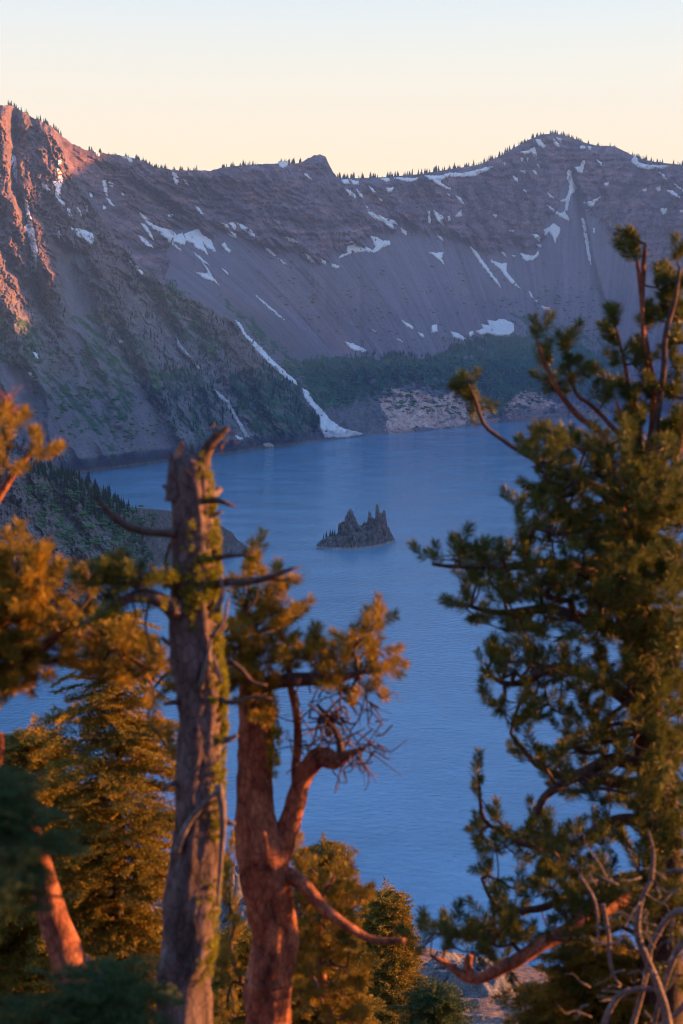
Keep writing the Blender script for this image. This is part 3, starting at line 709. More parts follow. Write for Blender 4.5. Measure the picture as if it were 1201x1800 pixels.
scatter(headland, [(100, 860), (150, 900), (190, 950), (230, 985), (150, 980), (110, 930), (40, 900), (0, 830), (50, 830)], 30, 4, 8, 'lone conifer on the bare flank of the left headland', 3, -.3)
ci = np.arange(len(wall.az)); cpx = np.where(np.abs(wall.az) < .27, wall.px[-1], -9e9)
def crest_trees(x0, x1, n, h0, h1, key, seed, thr=-1):
    x = rng.uniform(x0, x1, n * 6); x = x[vnoise(x / 9.0, 0 * x + seed + .5, seed=seed) > thr][:n]
    for xx in x:
        j = int(np.argmin(np.abs(cpx - xx))); back = rng.uniform(0, 30)
        p = np.array([wall.X[-1, j], wall.Y[-1, j], wall.Z[-1, j]]); k = (wall.D[-1, j] + back) / wall.D[-1, j]
        put_tree((p[0] * k, p[1] * k, p[2] - 1.0 - back * .16), rng.uniform(h0, h1) * 1.35, key)
SK = 'tiny conifer silhouetted on the %s skyline'
crest_trees(0, 110, 46, 7, 15, SK % 'upper left', 1, -.3)
crest_trees(150, 262, 60, 6, 12, SK % 'left', 2, -.2)
crest_trees(255, 355, 46, 8, 14, SK % 'left', 3, -.35)
crest_trees(378, 460, 40, 8, 16, SK % 'middle', 4, -.1)
crest_trees(482, 530, 26, 9, 18, SK % 'middle', 5, -.2)
crest_trees(592, 900, 190, 8, 18, SK % 'right', 6, -.35)
crest_trees(900, 1035, 110, 7, 15, SK % 'right peak', 7, -.3)
crest_trees(1035, 1110, 22, 6, 12, SK % 'right', 8, -.1)
crest_trees(1110, 1215, 70, 9, 18, SK % 'far right', 9, -.35)
SPK = 'conifer on the wooded spur above the lake'
scatter(wall, [(400, 655), (470, 640), (520, 680), (548, 720), (562, 765), (530, 765), (470, 735), (420, 720)], 170, 10, 19, SPK, 11, -.2)
scatter(wall, [(548, 715), (560, 735), (564, 768), (548, 768)], 26, 14, 24, 'tall dark conifer beside the snow fan at the shore', 12, -1)
scatter(wall, [(270, 660), (400, 600), (420, 740), (380, 780), (320, 760), (270, 710)], 220, 8, 17, SPK, 13, -.12)
scatter(wall, [(140, 540), (250, 480), (400, 560), (400, 650), (280, 690), (200, 620)], 330, 7, 15, SPK, 14, .0)
scatter(wall, [(240, 470), (300, 480), (420, 590), (500, 660), (460, 660), (350, 560)], 120, 6, 12, SPK, 15, .0)
scatter(wall, [(150, 380), (230, 440), (260, 500), (180, 520)], 60, 6, 11, SPK, 16, .0)
scatter(wall, [(0, 480), (80, 470), (120, 560), (90, 620), (0, 640)], 140, 6, 13, SPK, 17, .05)
scatter(wall, [(0, 760), (60, 780), (110, 800), (130, 815), (0, 800)], 60, 8, 13, SPK, 19, -.4)
BK = 'conifer on the green bench below the scree'
scatter(wall, [(530, 640), (560, 626), (700, 622), (765, 630), (800, 604), (850, 592), (900, 600), (1000, 620), (1000, 680), (900, 690), (860, 735), (800, 680), (700, 680), (600, 716), (560, 700)], 620, 8, 15, BK, 18, -.12)
scatter(wall, [(610, 626), (640, 620), (700, 620), (765, 626), (765, 632), (700, 628)], 60, 10, 17, BK, 20, -1)
scatter(wall, [(775, 612), (800, 600), (860, 590), (860, 610), (800, 622)], 70, 10, 17, BK, 24, -1)
scatter(wall, [(880, 560), (960, 560), (1080, 600), (1100, 640), (1000, 610)], 60, 7, 12, BK, 21, -.1)
scatter(wall, [(640, 335), (880, 305), (950, 262), (1050, 275), (1180, 330), (1180, 420), (800, 440), (640, 400)], 160, 6, 11, BK, 22, .22)
indiv.sort(key=lambda t: -t[0])
LAB = {}
for n, (s_, p, h, a, m, key) in enumerate(indiv):
    if n < 270:
        o = bpy.data.objects.new('conifer', CM[m]); COL.objects.link(o); o.location = p; o.scale = (h, h, h); o.rotation_euler = (0, 0, a)
        tag(o, key, 'conifer', key.replace('conifer', 'conifers', 1))
    else:
        v, f = CT[m]; ca_, sa2 = math.cos(a), math.sin(a)
        w = np.stack([v[:, 0] * ca_ - v[:, 1] * sa2, v[:, 0] * sa2 + v[:, 1] * ca_, v[:, 2]], -1) * h + np.array(p)
        massV.append(w); massF.append(f + nm); nm += len(v)
tag(link('distant_conifers', mesh_from('distant_conifers', np.vstack(massV), np.vstack(massF), M_CONIFER, smooth=False)), 'dark mass of distant conifers on the caldera walls', 'forest', kind='stuff')
for (x, y) in [(272, 500), (290, 500), (318, 490), (358, 470), (608, 390), (655, 425), (230, 535), (740, 380)]:
    px_ = 530 + x / 6.005
    o = bpy.data.objects.new('conifer', CM[(x // 5) % 6]); COL.objects.link(o); o.location = tuple(island_at(px_, .40)); hh = rng.uniform(4.5, 10) * (1 if x < 360 else .7); o.location.x += rng.uniform(-1.5, 1.5); o.scale = (hh, hh, hh); o.rotation_euler = (0, 0, x)
    if x < 360: tag(o, 'small conifer on the low left end of the rock island', 'conifer', 'conifers on the left end of the rock island')
    else: tag(o, 'small conifer between the spires of the rock island', 'conifer', 'conifers between the spires of the rock island')

# low brush dotting the scree and benches
def blob(seed):
    r = np.random.default_rng(seed); V = [(0, 0, .8)]; n = 7
    for ring, (rr, z) in enumerate([(.6, .55), (1.0, .15), (.8, -.3)]):
        for k in range(n):
            a = 6.283 * (k + .5 * ring) / n; q_ = rr * r.uniform(.7, 1.25); V.append((q_ * math.cos(a), q_ * math.sin(a), z + r.normal(0, .1)))
    F = [(0, 1 + k, 1 + (k + 1) % n) for k in range(n)]
    for ring in (0, 1):
        b = 1 + ring * n
        for k in range(n): F += [(b + k, b + n + k, b + (k + 1) % n), (b + (k + 1) % n, b + n + k, b + n + (k + 1) % n)]
    return np.array(V), np.array(F)
BT = [blob(i) for i in range(4)]; bV = []; bF = []; nb = 0
def brush(surface, poly, n, r0, r1, thr, seed, sc_=20):
    global nb
    xs = [p[0] for p in poly]; ys = [p[1] for p in poly]
    x = rng.uniform(min(xs), max(xs), n * 8); y = rng.uniform(min(ys), max(ys), n * 8)
    k = inpoly(x, y, poly) & (fbm(x / sc_, y / sc_, o=3, seed=seed) > thr); x, y = x[k][:n], y[k][:n]
    for p in surface.at(x, y):
        v, f = BT[int(rng.integers(4))]; r = rng.uniform(r0, r1) * rng.choice([1, 1, 1.8]); bV.append(v * r * np.array([1.3, 1, .55]) + p); bF.append(f + nb); nb += len(v)
brush(wall, [(430, 440), (560, 470), (640, 470), (760, 480), (900, 520), (1000, 560), (900, 590), (760, 620), (600, 610), (520, 560)], 260, 1.5, 3.2, .1, 31)
brush(wall, [(740, 400), (900, 440), (1050, 480), (1060, 570), (900, 560), (740, 500)], 160, 1.5, 3.5, .05, 32)
brush(wall, [(940, 500), (1040, 500), (1070, 580), (940, 585)], 130, 2, 4, -.1, 33)
brush(wall, [(60, 620), (170, 600), (330, 760), (200, 810), (60, 730)], 420, 1.5, 3.5, .02, 34)
brush(wall, [(400, 540), (520, 640), (600, 715), (560, 715), (450, 600)], 260, 2, 4, -.2, 35)
brush(wall, [(520, 640), (760, 630), (1000, 600), (1000, 690), (860, 735), (600, 716)], 900, 2.5, 5.5, -.3, 36)
brush(wall, [(640, 690), (1060, 690), (1060, 725), (700, 760)], 160, 1.5, 3.5, .05, 37)
brush(headland, [(20, 840), (270, 890), (275, 985), (150, 990), (60, 920)], 420, .8, 2.2, .0, 38)
tag(link('hillside_brush', mesh_from('hillside_brush', np.vstack(bV), np.vstack(bF), M_SHRUB, smooth=False)), 'low green brush scattered over the scree and benches', 'brush', kind='stuff')
# ------------------------------------------------------------------ foreground: tree building tools
def norm(v): return v / (np.linalg.norm(v, axis=-1, keepdims=True) + 1e-12)
def frames(d, roll):
    """rotation matrices whose third row is d"""
    d = norm(d); up = np.where(np.abs(d[:, 2:3]) > .95, np.array([[1., 0, 0]]), np.array([[0, 0, 1.]]))
    a = norm(np.cross(up, d)); b = np.cross(d, a); c, s = np.cos(roll)[:, None], np.sin(roll)[:, None]
    return np.stack([a * c + b * s, -a * s + b * c, d], 1)
def instance(T, F, pos, d, scale, roll):
    R = frames(d, roll); V = np.einsum('kj,njm->nkm', T, R) * np.asarray(scale)[:, None, None] + pos[:, None]
    n = len(pos); return V.reshape(-1, 3), (F[None] + (np.arange(n) * len(T))[:, None, None]).reshape(-1, F.shape[1])
def needle_tuft(seed, n=170, L=.16, nl=.072, w=.0052, spread=.9):
    """brush of a high mountain pine: a shoot along +Z set all round with needles"""
    r = np.random.default_rng(seed); t = r.uniform(0, 1, n) ** .8; a = r.uniform(0, 6.283, n)
    base = np.stack([0 * t, 0 * t, t * L], -1); out = np.stack([np.cos(a), np.sin(a), 0 * a], -1)
    k = spread * (1.15 - .65 * t)
    d = norm(out * k[:, None] + np.array([0, 0, 1.]) * r.uniform(.35, 1.0, n)[:, None] + r.normal(0, .1, (n, 3)))
    tip = base + d * (nl * r.uniform(.75, 1.15, n))[:, None]
    sd_ = norm(np.cross(d, r.normal(0, 1, (n, 3)))) * w * .5
    mid = base + (tip - base) * .5
    V = np.stack([base, mid - sd_, tip, mid + sd_], 1).reshape(-1, 3); i = np.arange(n)[:, None] * 4
    return V, np.concatenate([i, i + 1, i + 2, i + 3], 1)
def spray(seed, L=.30, side=8, nl=.027, w=.0085, dens=1.5):
    """flat spray of a spruce or hemlock branch along +Z, flat in XZ"""
    r = np.random.default_rng(seed); segs = [((0, 0, 0), (0, 0, L))]
    for k in range(side):
        z = L * (k + .7) / (side + .6)
        for s_ in (-1, 1):
            l = (L - z) * .62 * r.uniform(.8, 1.15) + .02; segs.append(((0, 0, z), (s_ * l * .78, r.normal(0, .012), z + l * .62)))
    V = []; 
    for a, b in segs:
        a = np.array(a, float); b = np.array(b, float); l = np.linalg.norm(b - a); n = max(int(l / .0065 * dens), 3); t = r.uniform(0, 1, n)[:, None]
        p = a + (b - a) * t; ax = (b - a) / l
        d = norm(r.normal(0, 1, (n, 3)) * np.array([1, .55, 1]) + ax * .8); tip = p + d * nl * r.uniform(.7, 1.2, (n, 1)); s2 = norm(np.cross(d, r.normal(0, 1, (n, 3)))) * w * .5
        m = (p + tip) / 2; V.append(np.stack([p, m - s2, tip, m + s2], 1).reshape(-1, 3))
    V = np.vstack(V); i = np.arange(len(V) // 4)[:, None] * 4
    return V, np.concatenate([i, i + 1, i + 2, i + 3], 1)
def smooth_path(pts, rad, step):
    pts = np.asarray(pts, float); rad = np.asarray(rad, float); n = len(pts)
    if n == 2: P0 = pts; out_p = []; 
    ext = np.vstack([2 * pts[0] - pts[1], pts, 2 * pts[-1] - pts[-2]]); op = []; orr = []
    for i in range(n - 1):
        p0, p1, p2, p3 = ext[i:i + 4]; m = max(int(np.linalg.norm(p2 - p1) / step), 1)
        for k in range(m):
            t = k / m; op.append(.5 * ((2 * p1) + (-p0 + p2) * t + (2 * p0 - 5 * p1 + 4 * p2 - p3) * t * t + (-p0 + 3 * p1 - 3 * p2 + p3) * t ** 3)); orr.append(rad[i] * (1 - t) + rad[i + 1] * t)
    op.append(pts[-1]); orr.append(rad[-1]); return np.array(op), np.array(orr)
def tube(path, rad, sides=8, rough=0.0, seed=0, twist=0.0, flute=0.0):
    """one closed limb surface round a path"""
    n = len(path); T = norm(np.gradient(path, axis=0)); 
    ref = np.array([0, 1., 0]) if abs(T[0][1]) < .8 else np.array([1., 0, 0]); A = []; u = ref
    for t in T:
        u = u - t * np.dot(u, t); u = u / (np.linalg.norm(u) + 1e-9); A.append(u)
    A = np.array(A); B = np.cross(T, A); a = np.arange(sides) * 2 * math.pi / sides
    L = np.concatenate([[0], np.cumsum(np.linalg.norm(np.diff(path, axis=0), axis=1))])
    R = np.broadcast_to(rad[:, None], (n, sides)).copy()
    if rough:
        ca_, sa2 = np.cos(a)[None], np.sin(a)[None]
        R = R * (1 + rough * (fbm(ca_ * 1.3 + seed, sa2 * 1.3, L[:, None] * 2.2, o=4, seed=seed, gain=.6)) + rough * .35 * vnoise(ca_ * 5 + seed, sa2 * 5, L[:, None] * 9, seed=seed + 1))
    if flute: R = R * (1 + flute * np.sin(a[None] * 5 + L[:, None] * 2.2 + seed) * .5 + flute * vnoise(np.cos(a)[None] * 2.5, np.sin(a)[None] * 2.5, L[:, None] * .8, seed=seed + 3))
    ph = a[None] + twist * L[:, None]
    V = path[:, None] + (A[:, None] * np.cos(ph)[..., None] + B[:, None] * np.sin(ph)[..., None]) * R[..., None]
    V = V.reshape(-1, 3); i = np.arange(n - 1)[:, None] * sides; j = np.arange(sides)[None]; k = (j + 1) % sides
    F = np.stack([i + j, i + k, i + sides + k, i + sides + j], -1).reshape(-1, 4)
    V = np.vstack([V, path[:1], path[-1:]]); c0, c1 = n * sides, n * sides + 1
    j = np.arange(sides); k = (j + 1) % sides
    F = np.vstack([F, np.stack([k, j, j * 0 + c0, j * 0 + c0], -1), np.stack([(n - 1) * sides + j, (n - 1) * sides + k, j * 0 + c1, j * 0 + c1], -1)])
    return V, F
def join(parts):
    V = []; F = []; n = 0
    for v, f in parts: V.append(v); F.append(f + n); n += len(v)
    return np.vstack(V), np.vstack(F)
def tomesh(name, V, F, mat, smooth=True):
    """quads whose last two corners coincide become triangles"""
    tri = F[:, 2] == F[:, 3]
    if not tri.any(): return mesh_from(name, V, F, mat, smooth)
    me = bpy.data.meshes.new(name); q = F[~tri]; t = F[tri][:, :3]
    me.vertices.add(len(V)); me.vertices.foreach_set('co', np.asarray(V, np.float32).ravel())
    li = np.concatenate([q.ravel(), t.ravel()]).astype(np.int32); me.loops.add(len(li)); me.loops.foreach_set('vertex_index', li)
    ls = np.concatenate([np.arange(len(q)) * 4, len(q) * 4 + np.arange(len(t)) * 3]).astype(np.int32)
    me.polygons.add(len(ls)); me.polygons.foreach_set('loop_start', ls); me.update(calc_edges=True)
    me.polygons.foreach_set('use_smooth', np.full(len(ls), bool(smooth))); me.materials.append(mat); me.validate(); me.update(); return me

def mat_bark(name, dark, mid, light, scale=9.0, bump=.012, rough=.85):
    m, nt, b = newmat(name); tc = N(nt, 'ShaderNodeTexCoord'); mp = N(nt, 'ShaderNodeMapping'); mp.inputs['Scale'].default_value = (1, 1, .48)
    nt.links.new(tc.outputs['Object'], mp.inputs[0])
    n1 = N(nt, 'ShaderNodeTexNoise', Scale=scale, Detail=7.0, Roughness=0.7, Distortion=.4); v = N(nt, 'ShaderNodeTexVoronoi', Scale=scale * 3.2); v.feature = 'DISTANCE_TO_EDGE'
    nt.links.new(mp.outputs[0], n1.inputs['Vector']); nt.links.new(mp.outputs[0], v.inputs['Vector'])
    c = ramp(nt, n1.outputs['Fac'], [(.32, dark), (.5, mid), (.7, light)])
    cr = ramp(nt, v.outputs['Distance'], [(0.0, (.35, .35, .35)), (.12, (1, 1, 1))])
    nt.links.new(mul(nt, c, cr, .8), b.inputs['Base Color']); b.inputs['Roughness'].default_value = rough; b.inputs['Specular IOR Level'].default_value = .25
    ad = N(nt, 'ShaderNodeMath', operation='ADD'); mm = N(nt, 'ShaderNodeMath', operation='MINIMUM'); mm.inputs[1].default_value = .12
    nt.links.new(v.outputs['Distance'], mm.inputs[0]); nt.links.new(mm.outputs[0], ad.inputs[0]); nt.links.new(n1.outputs['Fac'], ad.inputs[1])
    bu = N(nt, 'ShaderNodeBump', Strength=1.0, Distance=bump); nt.links.new(ad.outputs[0], bu.inputs['Height']); nt.links.new(bu.outputs[0], b.inputs['Normal'])
    return m
M_BARK_GREY = mat_bark('weathered_grey_bark', (.045, .033, .033), (.11, .082, .085), (.21, .17, .175))
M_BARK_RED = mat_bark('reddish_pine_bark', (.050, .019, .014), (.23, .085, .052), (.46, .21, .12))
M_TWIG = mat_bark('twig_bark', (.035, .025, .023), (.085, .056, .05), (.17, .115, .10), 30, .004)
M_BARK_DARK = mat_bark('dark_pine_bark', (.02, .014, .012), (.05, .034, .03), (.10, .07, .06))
M_DEAD = mat_bark('bleached_dead_wood', (.07, .055, .053), (.16, .13, .125), (.28, .235, .22), 14, .006)
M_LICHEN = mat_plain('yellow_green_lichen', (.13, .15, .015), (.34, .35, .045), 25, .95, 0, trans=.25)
M_NEEDLE = mat_plain('pine_needles', (.025, .055, .014), (.15, .17, .034), 5.0, .55, 0, spec=.22, trans=.22)  # dark end of the ramp paints deeper shade into the foliage
M_NEEDLE_LIT = mat_plain('sun_tinted_pine_needles', (.05, .08, .014), (.42, .275, .034), 5.0, .55, 0, spec=.22, trans=.26)  # low sun gold and shaded green painted into the needle colour
M_SPRUCE = mat_plain('spruce_needles', (.03, .06, .012), (.36, .25, .03), 4.0, .6, 0, spec=.2, trans=.22)  # ramp colours the boughs from shade green to sunlit gold
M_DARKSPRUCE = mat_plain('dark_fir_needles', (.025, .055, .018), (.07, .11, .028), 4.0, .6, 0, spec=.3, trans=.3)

class Tree:
    """skeleton of limbs given by hand; shoots are tied to it by branchlets grown in between"""
    def __init__(s, name, label, cat, base, seed, group=None):
        s.root = empty(name, base, label, cat, group); s.base = np.asarray(base, float); s.nodes = []; s.r = np.random.default_rng(seed); s.twigs = []; s.tips = []
    def local(s, V): return V - s.base
    def add(s, name, V, F, mat, label=None, smooth=True, parent=None):
        o = link(name, tomesh(name, s.local(V), F, mat, smooth), parent or s.root)
        if label: o['label'] = label
        return o
    def limb(s, pts, rad, mat, name='limb', sides=10, rough=.16, seed=1, step=.05, flute=0.0, label=None, skel=True, parent=None, jitter=0.0):
        p, r = smooth_path(pts, rad, step)
        if jitter:
            L = np.arange(len(p)) * step
            w = np.clip(L / .15, 0, 1)[:, None]
            p = p + np.stack([vnoise(L * 3.1, 0 * L + .5, seed=seed + k * 7) for k in range(3)], -1) * jitter * w
        V, F = tube(p, r, sides, rough, seed, flute=flute)
        s.nl = getattr(s, 'nl', 0) + 1
        if skel: s.nodes += [(q, s.nl) for q in p]
        s.add(name, V, F, mat, label, parent=parent); return p, r
    def shoots(s, targets, rad_tip=.004, mat=None, kmax=.9, name='twigs', sag=0.0, up=.35, foliage=None, fmat=None, fname='foliage', scale=(.8, 1.25), outw=.6, flat=False):
        targets = np.asarray(targets); N0 = np.array([q for q, _ in s.nodes]); own = [g for _, g in s.nodes]; P_ = list(N0); par = [-1] * len(P_); 
        d0 = np.array([np.min(np.linalg.norm(N0 - t, axis=1)) for t in targets]); order = np.argsort(d0)
        arr = np.zeros((len(P_) + len(targets) * 6, 3)); arr[:len(P_)] = N0; cnt = len(P_); par = -np.ones(len(arr), int); paths = []; dirs = []
        for oi in order:
            t = targets[oi]; dv = t - arr[:cnt]; d = np.linalg.norm(dv, axis=1)
            cost = d * (1 + .25 * (dv[:, 2] < -.1)) + (np.arange(cnt) >= len(N0)) * .02
            i = int(np.argmin(cost)); a = arr[i]; L = d[i]
            side = s.r.normal(0, 1, 3) * L * .10; mid = a + (t - a) * .5 + side - np.array([0, 0, 1]) * L * (.14 + sag)
            m = 5 if L > .25 else (3 if L > .08 else 2)
            tt = np.linspace(0, 1, m + 1)[1:, None]; seg = (1 - tt) ** 2 * a + 2 * (1 - tt) * tt * mid + tt ** 2 * t
            idx = []; prev = i
            for q in seg: arr[cnt] = q; par[cnt] = prev; prev = cnt; idx.append(cnt); cnt += 1
            paths.append([i] + idx); dirs.append(norm(norm(seg[-1] - seg[-2]) * .7 + np.array([0, 0, up]) + s.r.normal(0, .22, 3)) )
        load = np.zeros(cnt)
        for pth in paths: load[pth[-1]] += 1
        for k in range(cnt - 1, -1, -1):
            if par[k] >= 0: load[par[k]] += load[k]
        tw = {}; rootof = list(own) + [None] * (cnt - len(N0))
        for pth in paths:
            for q in pth[1:]: rootof[q] = rootof[pth[0]]
            p = arr[pth]; r = rad_tip * np.sqrt(np.maximum(load[pth], 1)) * .9; r[0] = min(r[0], r[1] * 1.25); r = np.minimum(r, .022)
            tw.setdefault(0, []).append(tube(p, r, 5))
        for q in tw.values(): V, F = join(q); s.add(name, V, F, mat or M_TWIG)
        tips = np.array([arr[p[-1]] for p in paths]); dirs = np.array(dirs)
        s.foliage(tips, dirs, foliage, fmat, fname, scale); return tips, dirs
    def foliage(s, tips, dirs, temps, mat, name='foliage', scale=(.8, 1.25)):
        VV = []; n = len(tips); w = s.r.integers(0, len(temps), n); sc_ = s.r.uniform(*scale, n); ro = s.r.uniform(0, 6.283, n)
        for k, (T, F) in enumerate(temps):
            m = w == k
            if m.any(): VV.append(instance(T, F, tips[m] - dirs[m] * .03, dirs[m], sc_[m], ro[m]))
        V, F = join(VV); s.add(name, V, F, mat, smooth=False)
def cloud(r, blobs, Y, dY, k=1.0):
    """shoot positions: blobs (px, py, rx, ry, n) spread in depth round distance Y"""
    out = []
    for b in blobs:
        px, py, rx, ry, n = b[:5]; yo = b[5] if len(b) > 5 else 0
        n = max(int(n * k), 1)
        a = r.uniform(0, 6.283, n); q = np.sqrt(r.uniform(0, 1, n)); x = px + rx * q * np.cos(a); y = py + ry * q * np.sin(a)
        yy = Y + yo + dY * r.uniform(-1, 1, n) * np.sqrt(np.clip(1 - q * q * .6, .1, 1)); out.append(P(x, y, yy))
    return np.vstack(out)
TUFT = [needle_tuft(i) for i in range(5)]
SPRAY = [spray(10 + i) for i in range(4)]
def pp(L, Y): return [P(x, y, Y + (d[0] if d else 0)) for x, y, *d in L]
def px2m(w, Y): return w / FPX * Y

# ------------------------------------------------------------------ the rim slope under the viewpoint
def ground_z(X, Y):
    D = np.hypot(X, Y); 
    front = np.interp(Y, [-1400, -300, -120, -35, -6, 0, 7, 20, 45, 60], [40, 110, 75, 24, .5, -1.75, -5.6, -13.5, -24.6, -28.5])  # rise behind the viewpoint is an added hill that blocks sky light
    a = X / np.maximum(Y, 8)
    px = 600 + a * FPX * .99
    # ledge whose edge hides the drop to the lake
    e = np.interp(px, [-4000, -800, 0, 300, 380, 440, 520, 600, 640, 700, 850, 1000, 1201, 2000, 5000], [1500, 1500, 1520, 1560, 1572, 1592, 1622, 1642, 1645, 1655, 1690, 1715, 1740, 1760, 1790])
    te = (900 - e) / FPX; te = np.tan(np.arctan(te) - PITCH)
    Ye = 92.0; ze = te * Ye
    z = np.where(Y < 60, front, -28.5 + (ze + 28.5) * np.clip((Y - 60) / (Ye - 60), 0, 1))
    z = np.where(Y > Ye, ze - (Y - Ye) * .62, z)
    z = z + np.where(Y > 20, 0.0, 0) 
    return z
def grd(X, Y):
    z = ground_z(X, Y); D = np.hypot(X, Y)
    amp = np.clip((D - 4) / 30, 0, 1)
    z = z + amp * (fbm(X / 9, Y / 9, o=4, seed=301) * 1.1 + ridged(X / 4.0, Y / 4.0, o=4, seed=302) * .30 + fbm(X / .9, Y / .9, o=3, seed=304) * .10)
    # rock outcrops on the ledge
    for cx, cy, rr, h in ROCKS:
        q = np.hypot((X - cx) / rr, (Y - cy) / (rr * 1.4)); k = 1 - sstep(.55, 1.0, q + .25 * fbm(X / 1.6, Y / 1.6, o=3, seed=305)); z = z + k * h * (.7 + .5 * ridged(X / 1.3, Y / 1.3, o=4, seed=306))
    return z
def rock_at(px, py, Y, r, h):
    p = P(px, py, Y); return (p[0], p[1], r, h)
ROCKS = [rock_at(408, 1600, 86, 3.2, 2.6), rock_at(624, 1660, 84, 2.6, 1.6), rock_at(455, 1640, 80, 2.0, 1.2), rock_at(800, 1745, 66, 2.2, 1.1), rock_at(845, 1770, 62, 1.8, 1.2), rock_at(725, 1790, 58, 1.3, .6), rock_at(560, 1700, 76, 2.0, .9)]
def ring_grid():
    d = np.concatenate([[0.0], np.geomspace(.8, 30, 40), np.linspace(30.3, 100, 330)[0:], np.geomspace(101, 1400, 60)])
    a1 = np.linspace(-.30, .30, 640); a = np.concatenate([np.linspace(-math.pi, -.305, 130), a1, np.linspace(.305, math.pi, 130)])
    A, D = np.meshgrid(a, d); X, Y = D * np.sin(A), D * np.cos(A); Z = EYE + grd(X, Y)
    Z = np.maximum(Z, -7.0)
    n1 = fbm(X / 7, Y / 7, o=4, seed=310); n2 = fbm(X / .8, Y / .8, o=4, seed=311, gain=.7)
    c = np.array([.135, .112, .108]) * (1 + .25 * n1 + .45 * n2)[..., None]
    rk = np.zeros_like(X)
    for cx, cy, rr, h in ROCKS:
        rk = np.maximum(rk, 1 - sstep(.6, 1.05, np.hypot((X - cx) / rr, (Y - cy) / (rr * 1.4)) + .2 * n1))
    c = lerp(c, np.array([.13, .14, .155]) * (1 + .9 * fbm(X / .5, Y / .5, o=4, seed=312, gain=.7))[..., None], rk)
    far = sstep(100, 180, D); c = lerp(c, np.array([.13, .115, .11]) + 0 * c, far)
    m = mat_terrain('rim_slope_gravel', 60.0, .10)
    return link('rim_slope', mesh_from('rim_slope', np.stack([X, Y, Z], -1).reshape(-1, 3), grid_faces(*X.shape)[:, ::-1], m, cols=np.clip(c, .02, .6).reshape(-1, 3)))
tag(ring_grid(), kind='structure')
def foot(px, Y):
    """ground point in the azimuth of a photo column"""
    X = (px - 600.5) / (FPX * CP + 700 * SP_) * Y * 1.0
    return np.array([X, Y, EYE + float(grd(np.array([X]), np.array([float(Y)]))[0]) - .15])
# ------------------------------------------------------------------ 1. the broken snag in front
def lichen_parts(t, path, rad, n, seed, side=None, size=(.012, .03), zr=None):
    """tufts of wolf lichen clinging to a limb"""
    r = np.random.default_rng(seed); T, F = needle_tuft(seed, 46, .014, .019, .0022, 1.5); pos = []; dr = []
    lens = np.arange(len(path))
    if zr is not None: lens = lens[(path[:, 2] > zr[0]) & (path[:, 2] < zr[1])]
    clump = r.choice(lens, max(n // 9, 1))
    for k in range(n):
        i = int(np.clip(r.choice(clump) + r.normal(0, 1.6), 0, len(path) - 1)); a = r.uniform(0, 6.283) if side is None else r.normal(side, .42)
        d = np.array([math.cos(a), -math.sin(a), r.normal(0, .25)]); d /= np.linalg.norm(d); pos.append(path[i] + d * rad[i] * .98 + np.array([0, 0, r.normal(0, .02)])); dr.append(d + np.array([0, 0, -.3]))
    pos, dr = np.array(pos), norm(np.array(dr)); return instance(T, F, pos, dr, r.uniform(.6, 1.7, n), r.uniform(0, 6.28, n))
Y1 = 6.9
f1 = foot(325, 6.9)
snag = Tree('dead_tree', 'tall weathered grey snag with a broken top and lichen, left of the orange lit trunk', 'dead tree', f1, 1)
tp, tr = snag.limb([f1] + pp([(322, 1800), (330, 1660), (338, 1560), (347, 1450), (352, 1350), (356, 1260), (349, 1180), (338, 1100), (340, 1020), (341, 960), (337, 900), (333, 850), (329, 818), (324, 800)], Y1),
                   [px2m(v, Y1) / 2 for v in (120, 98, 96, 92, 84, 80, 78, 84, 88, 82, 78, 72, 68, 56, 22)], M_BARK_GREY, 'trunk', 44, .30, 5, .025, flute=.10, jitter=.012)
snag.limb(pp([(352, 830), (360, 800), (372, 778), (384, 765), (402, 752)], Y1), [px2m(v, Y1) for v in (15, 13, 11, 9, 3)], M_TWIG, 'broken_branch', 9, .5, 9, .02, skel=False)
snag.limb(pp([(318, 815), (316, 796), (321, 778)], Y1, ), [px2m(v, Y1) for v in (15, 9, 3)], M_BARK_RED, 'splinter', 8, .4, 12, .02, skel=False)
snag.limb(pp([(343, 822), (338, 800), (334, 790)], Y1, ), [px2m(v, Y1) for v in (13, 8, 3)], M_BARK_GREY, 'splinter', 8, .4, 13, .02, skel=False)
for k, (x, w_, top_) in enumerate([(303, 12, 792), (311, 11, 806), (317, 12, 776), (327, 11, 800), (337, 12, 780), (348, 12, 798), (355, 9, 812)]):
    snag.limb(pp([(x + 1, 880), (x, 830), (x + (k % 3 - 1) * 3, top_)], Y1 + .04 * (k % 3 - 1)), [px2m(w_ * q_, Y1) for q_ in (1.3, .9, .15)], M_BARK_GREY, 'splinter', 7, .5, 400 + k, .015, skel=False)
for k, (x, y, dx, dy, w_) in enumerate([(372, 905, 18, -6, 5), (298, 1010, -22, 8, 5), (300, 1130, -16, -10, 6), (378, 1110, 20, -14, 6), (305, 1235, -18, 4, 5), (396, 1300, 22, -8, 6), (300, 1380, -16, 10, 5), (390, 1445, 24, 4, 7), (300, 860, -14, -8, 5), (375, 940, 14, 10, 4)]):
    snag.limb(pp([(x - dx * .6, y - dy * .3), (x + dx * .3, y), (x + dx, y + dy)], Y1 - .04), [px2m(w_ * q_, Y1) for q_ in (1.2, .9, .5)], M_BARK_GREY, 'branch_stub', 8, .4, 420 + k, .015, skel=False)
l1, r1 = snag.limb(pp([(310, 938), (285, 937), (255, 935), (222, 924), (205, 912), (188, 896), (172, 878)], Y1 - .1), [px2m(v, Y1) for v in (9, 7.5, 7, 7.5, 7, 5.5, 3)], M_TWIG, 'branch', 9, .2, 14, .03, jitter=.006)
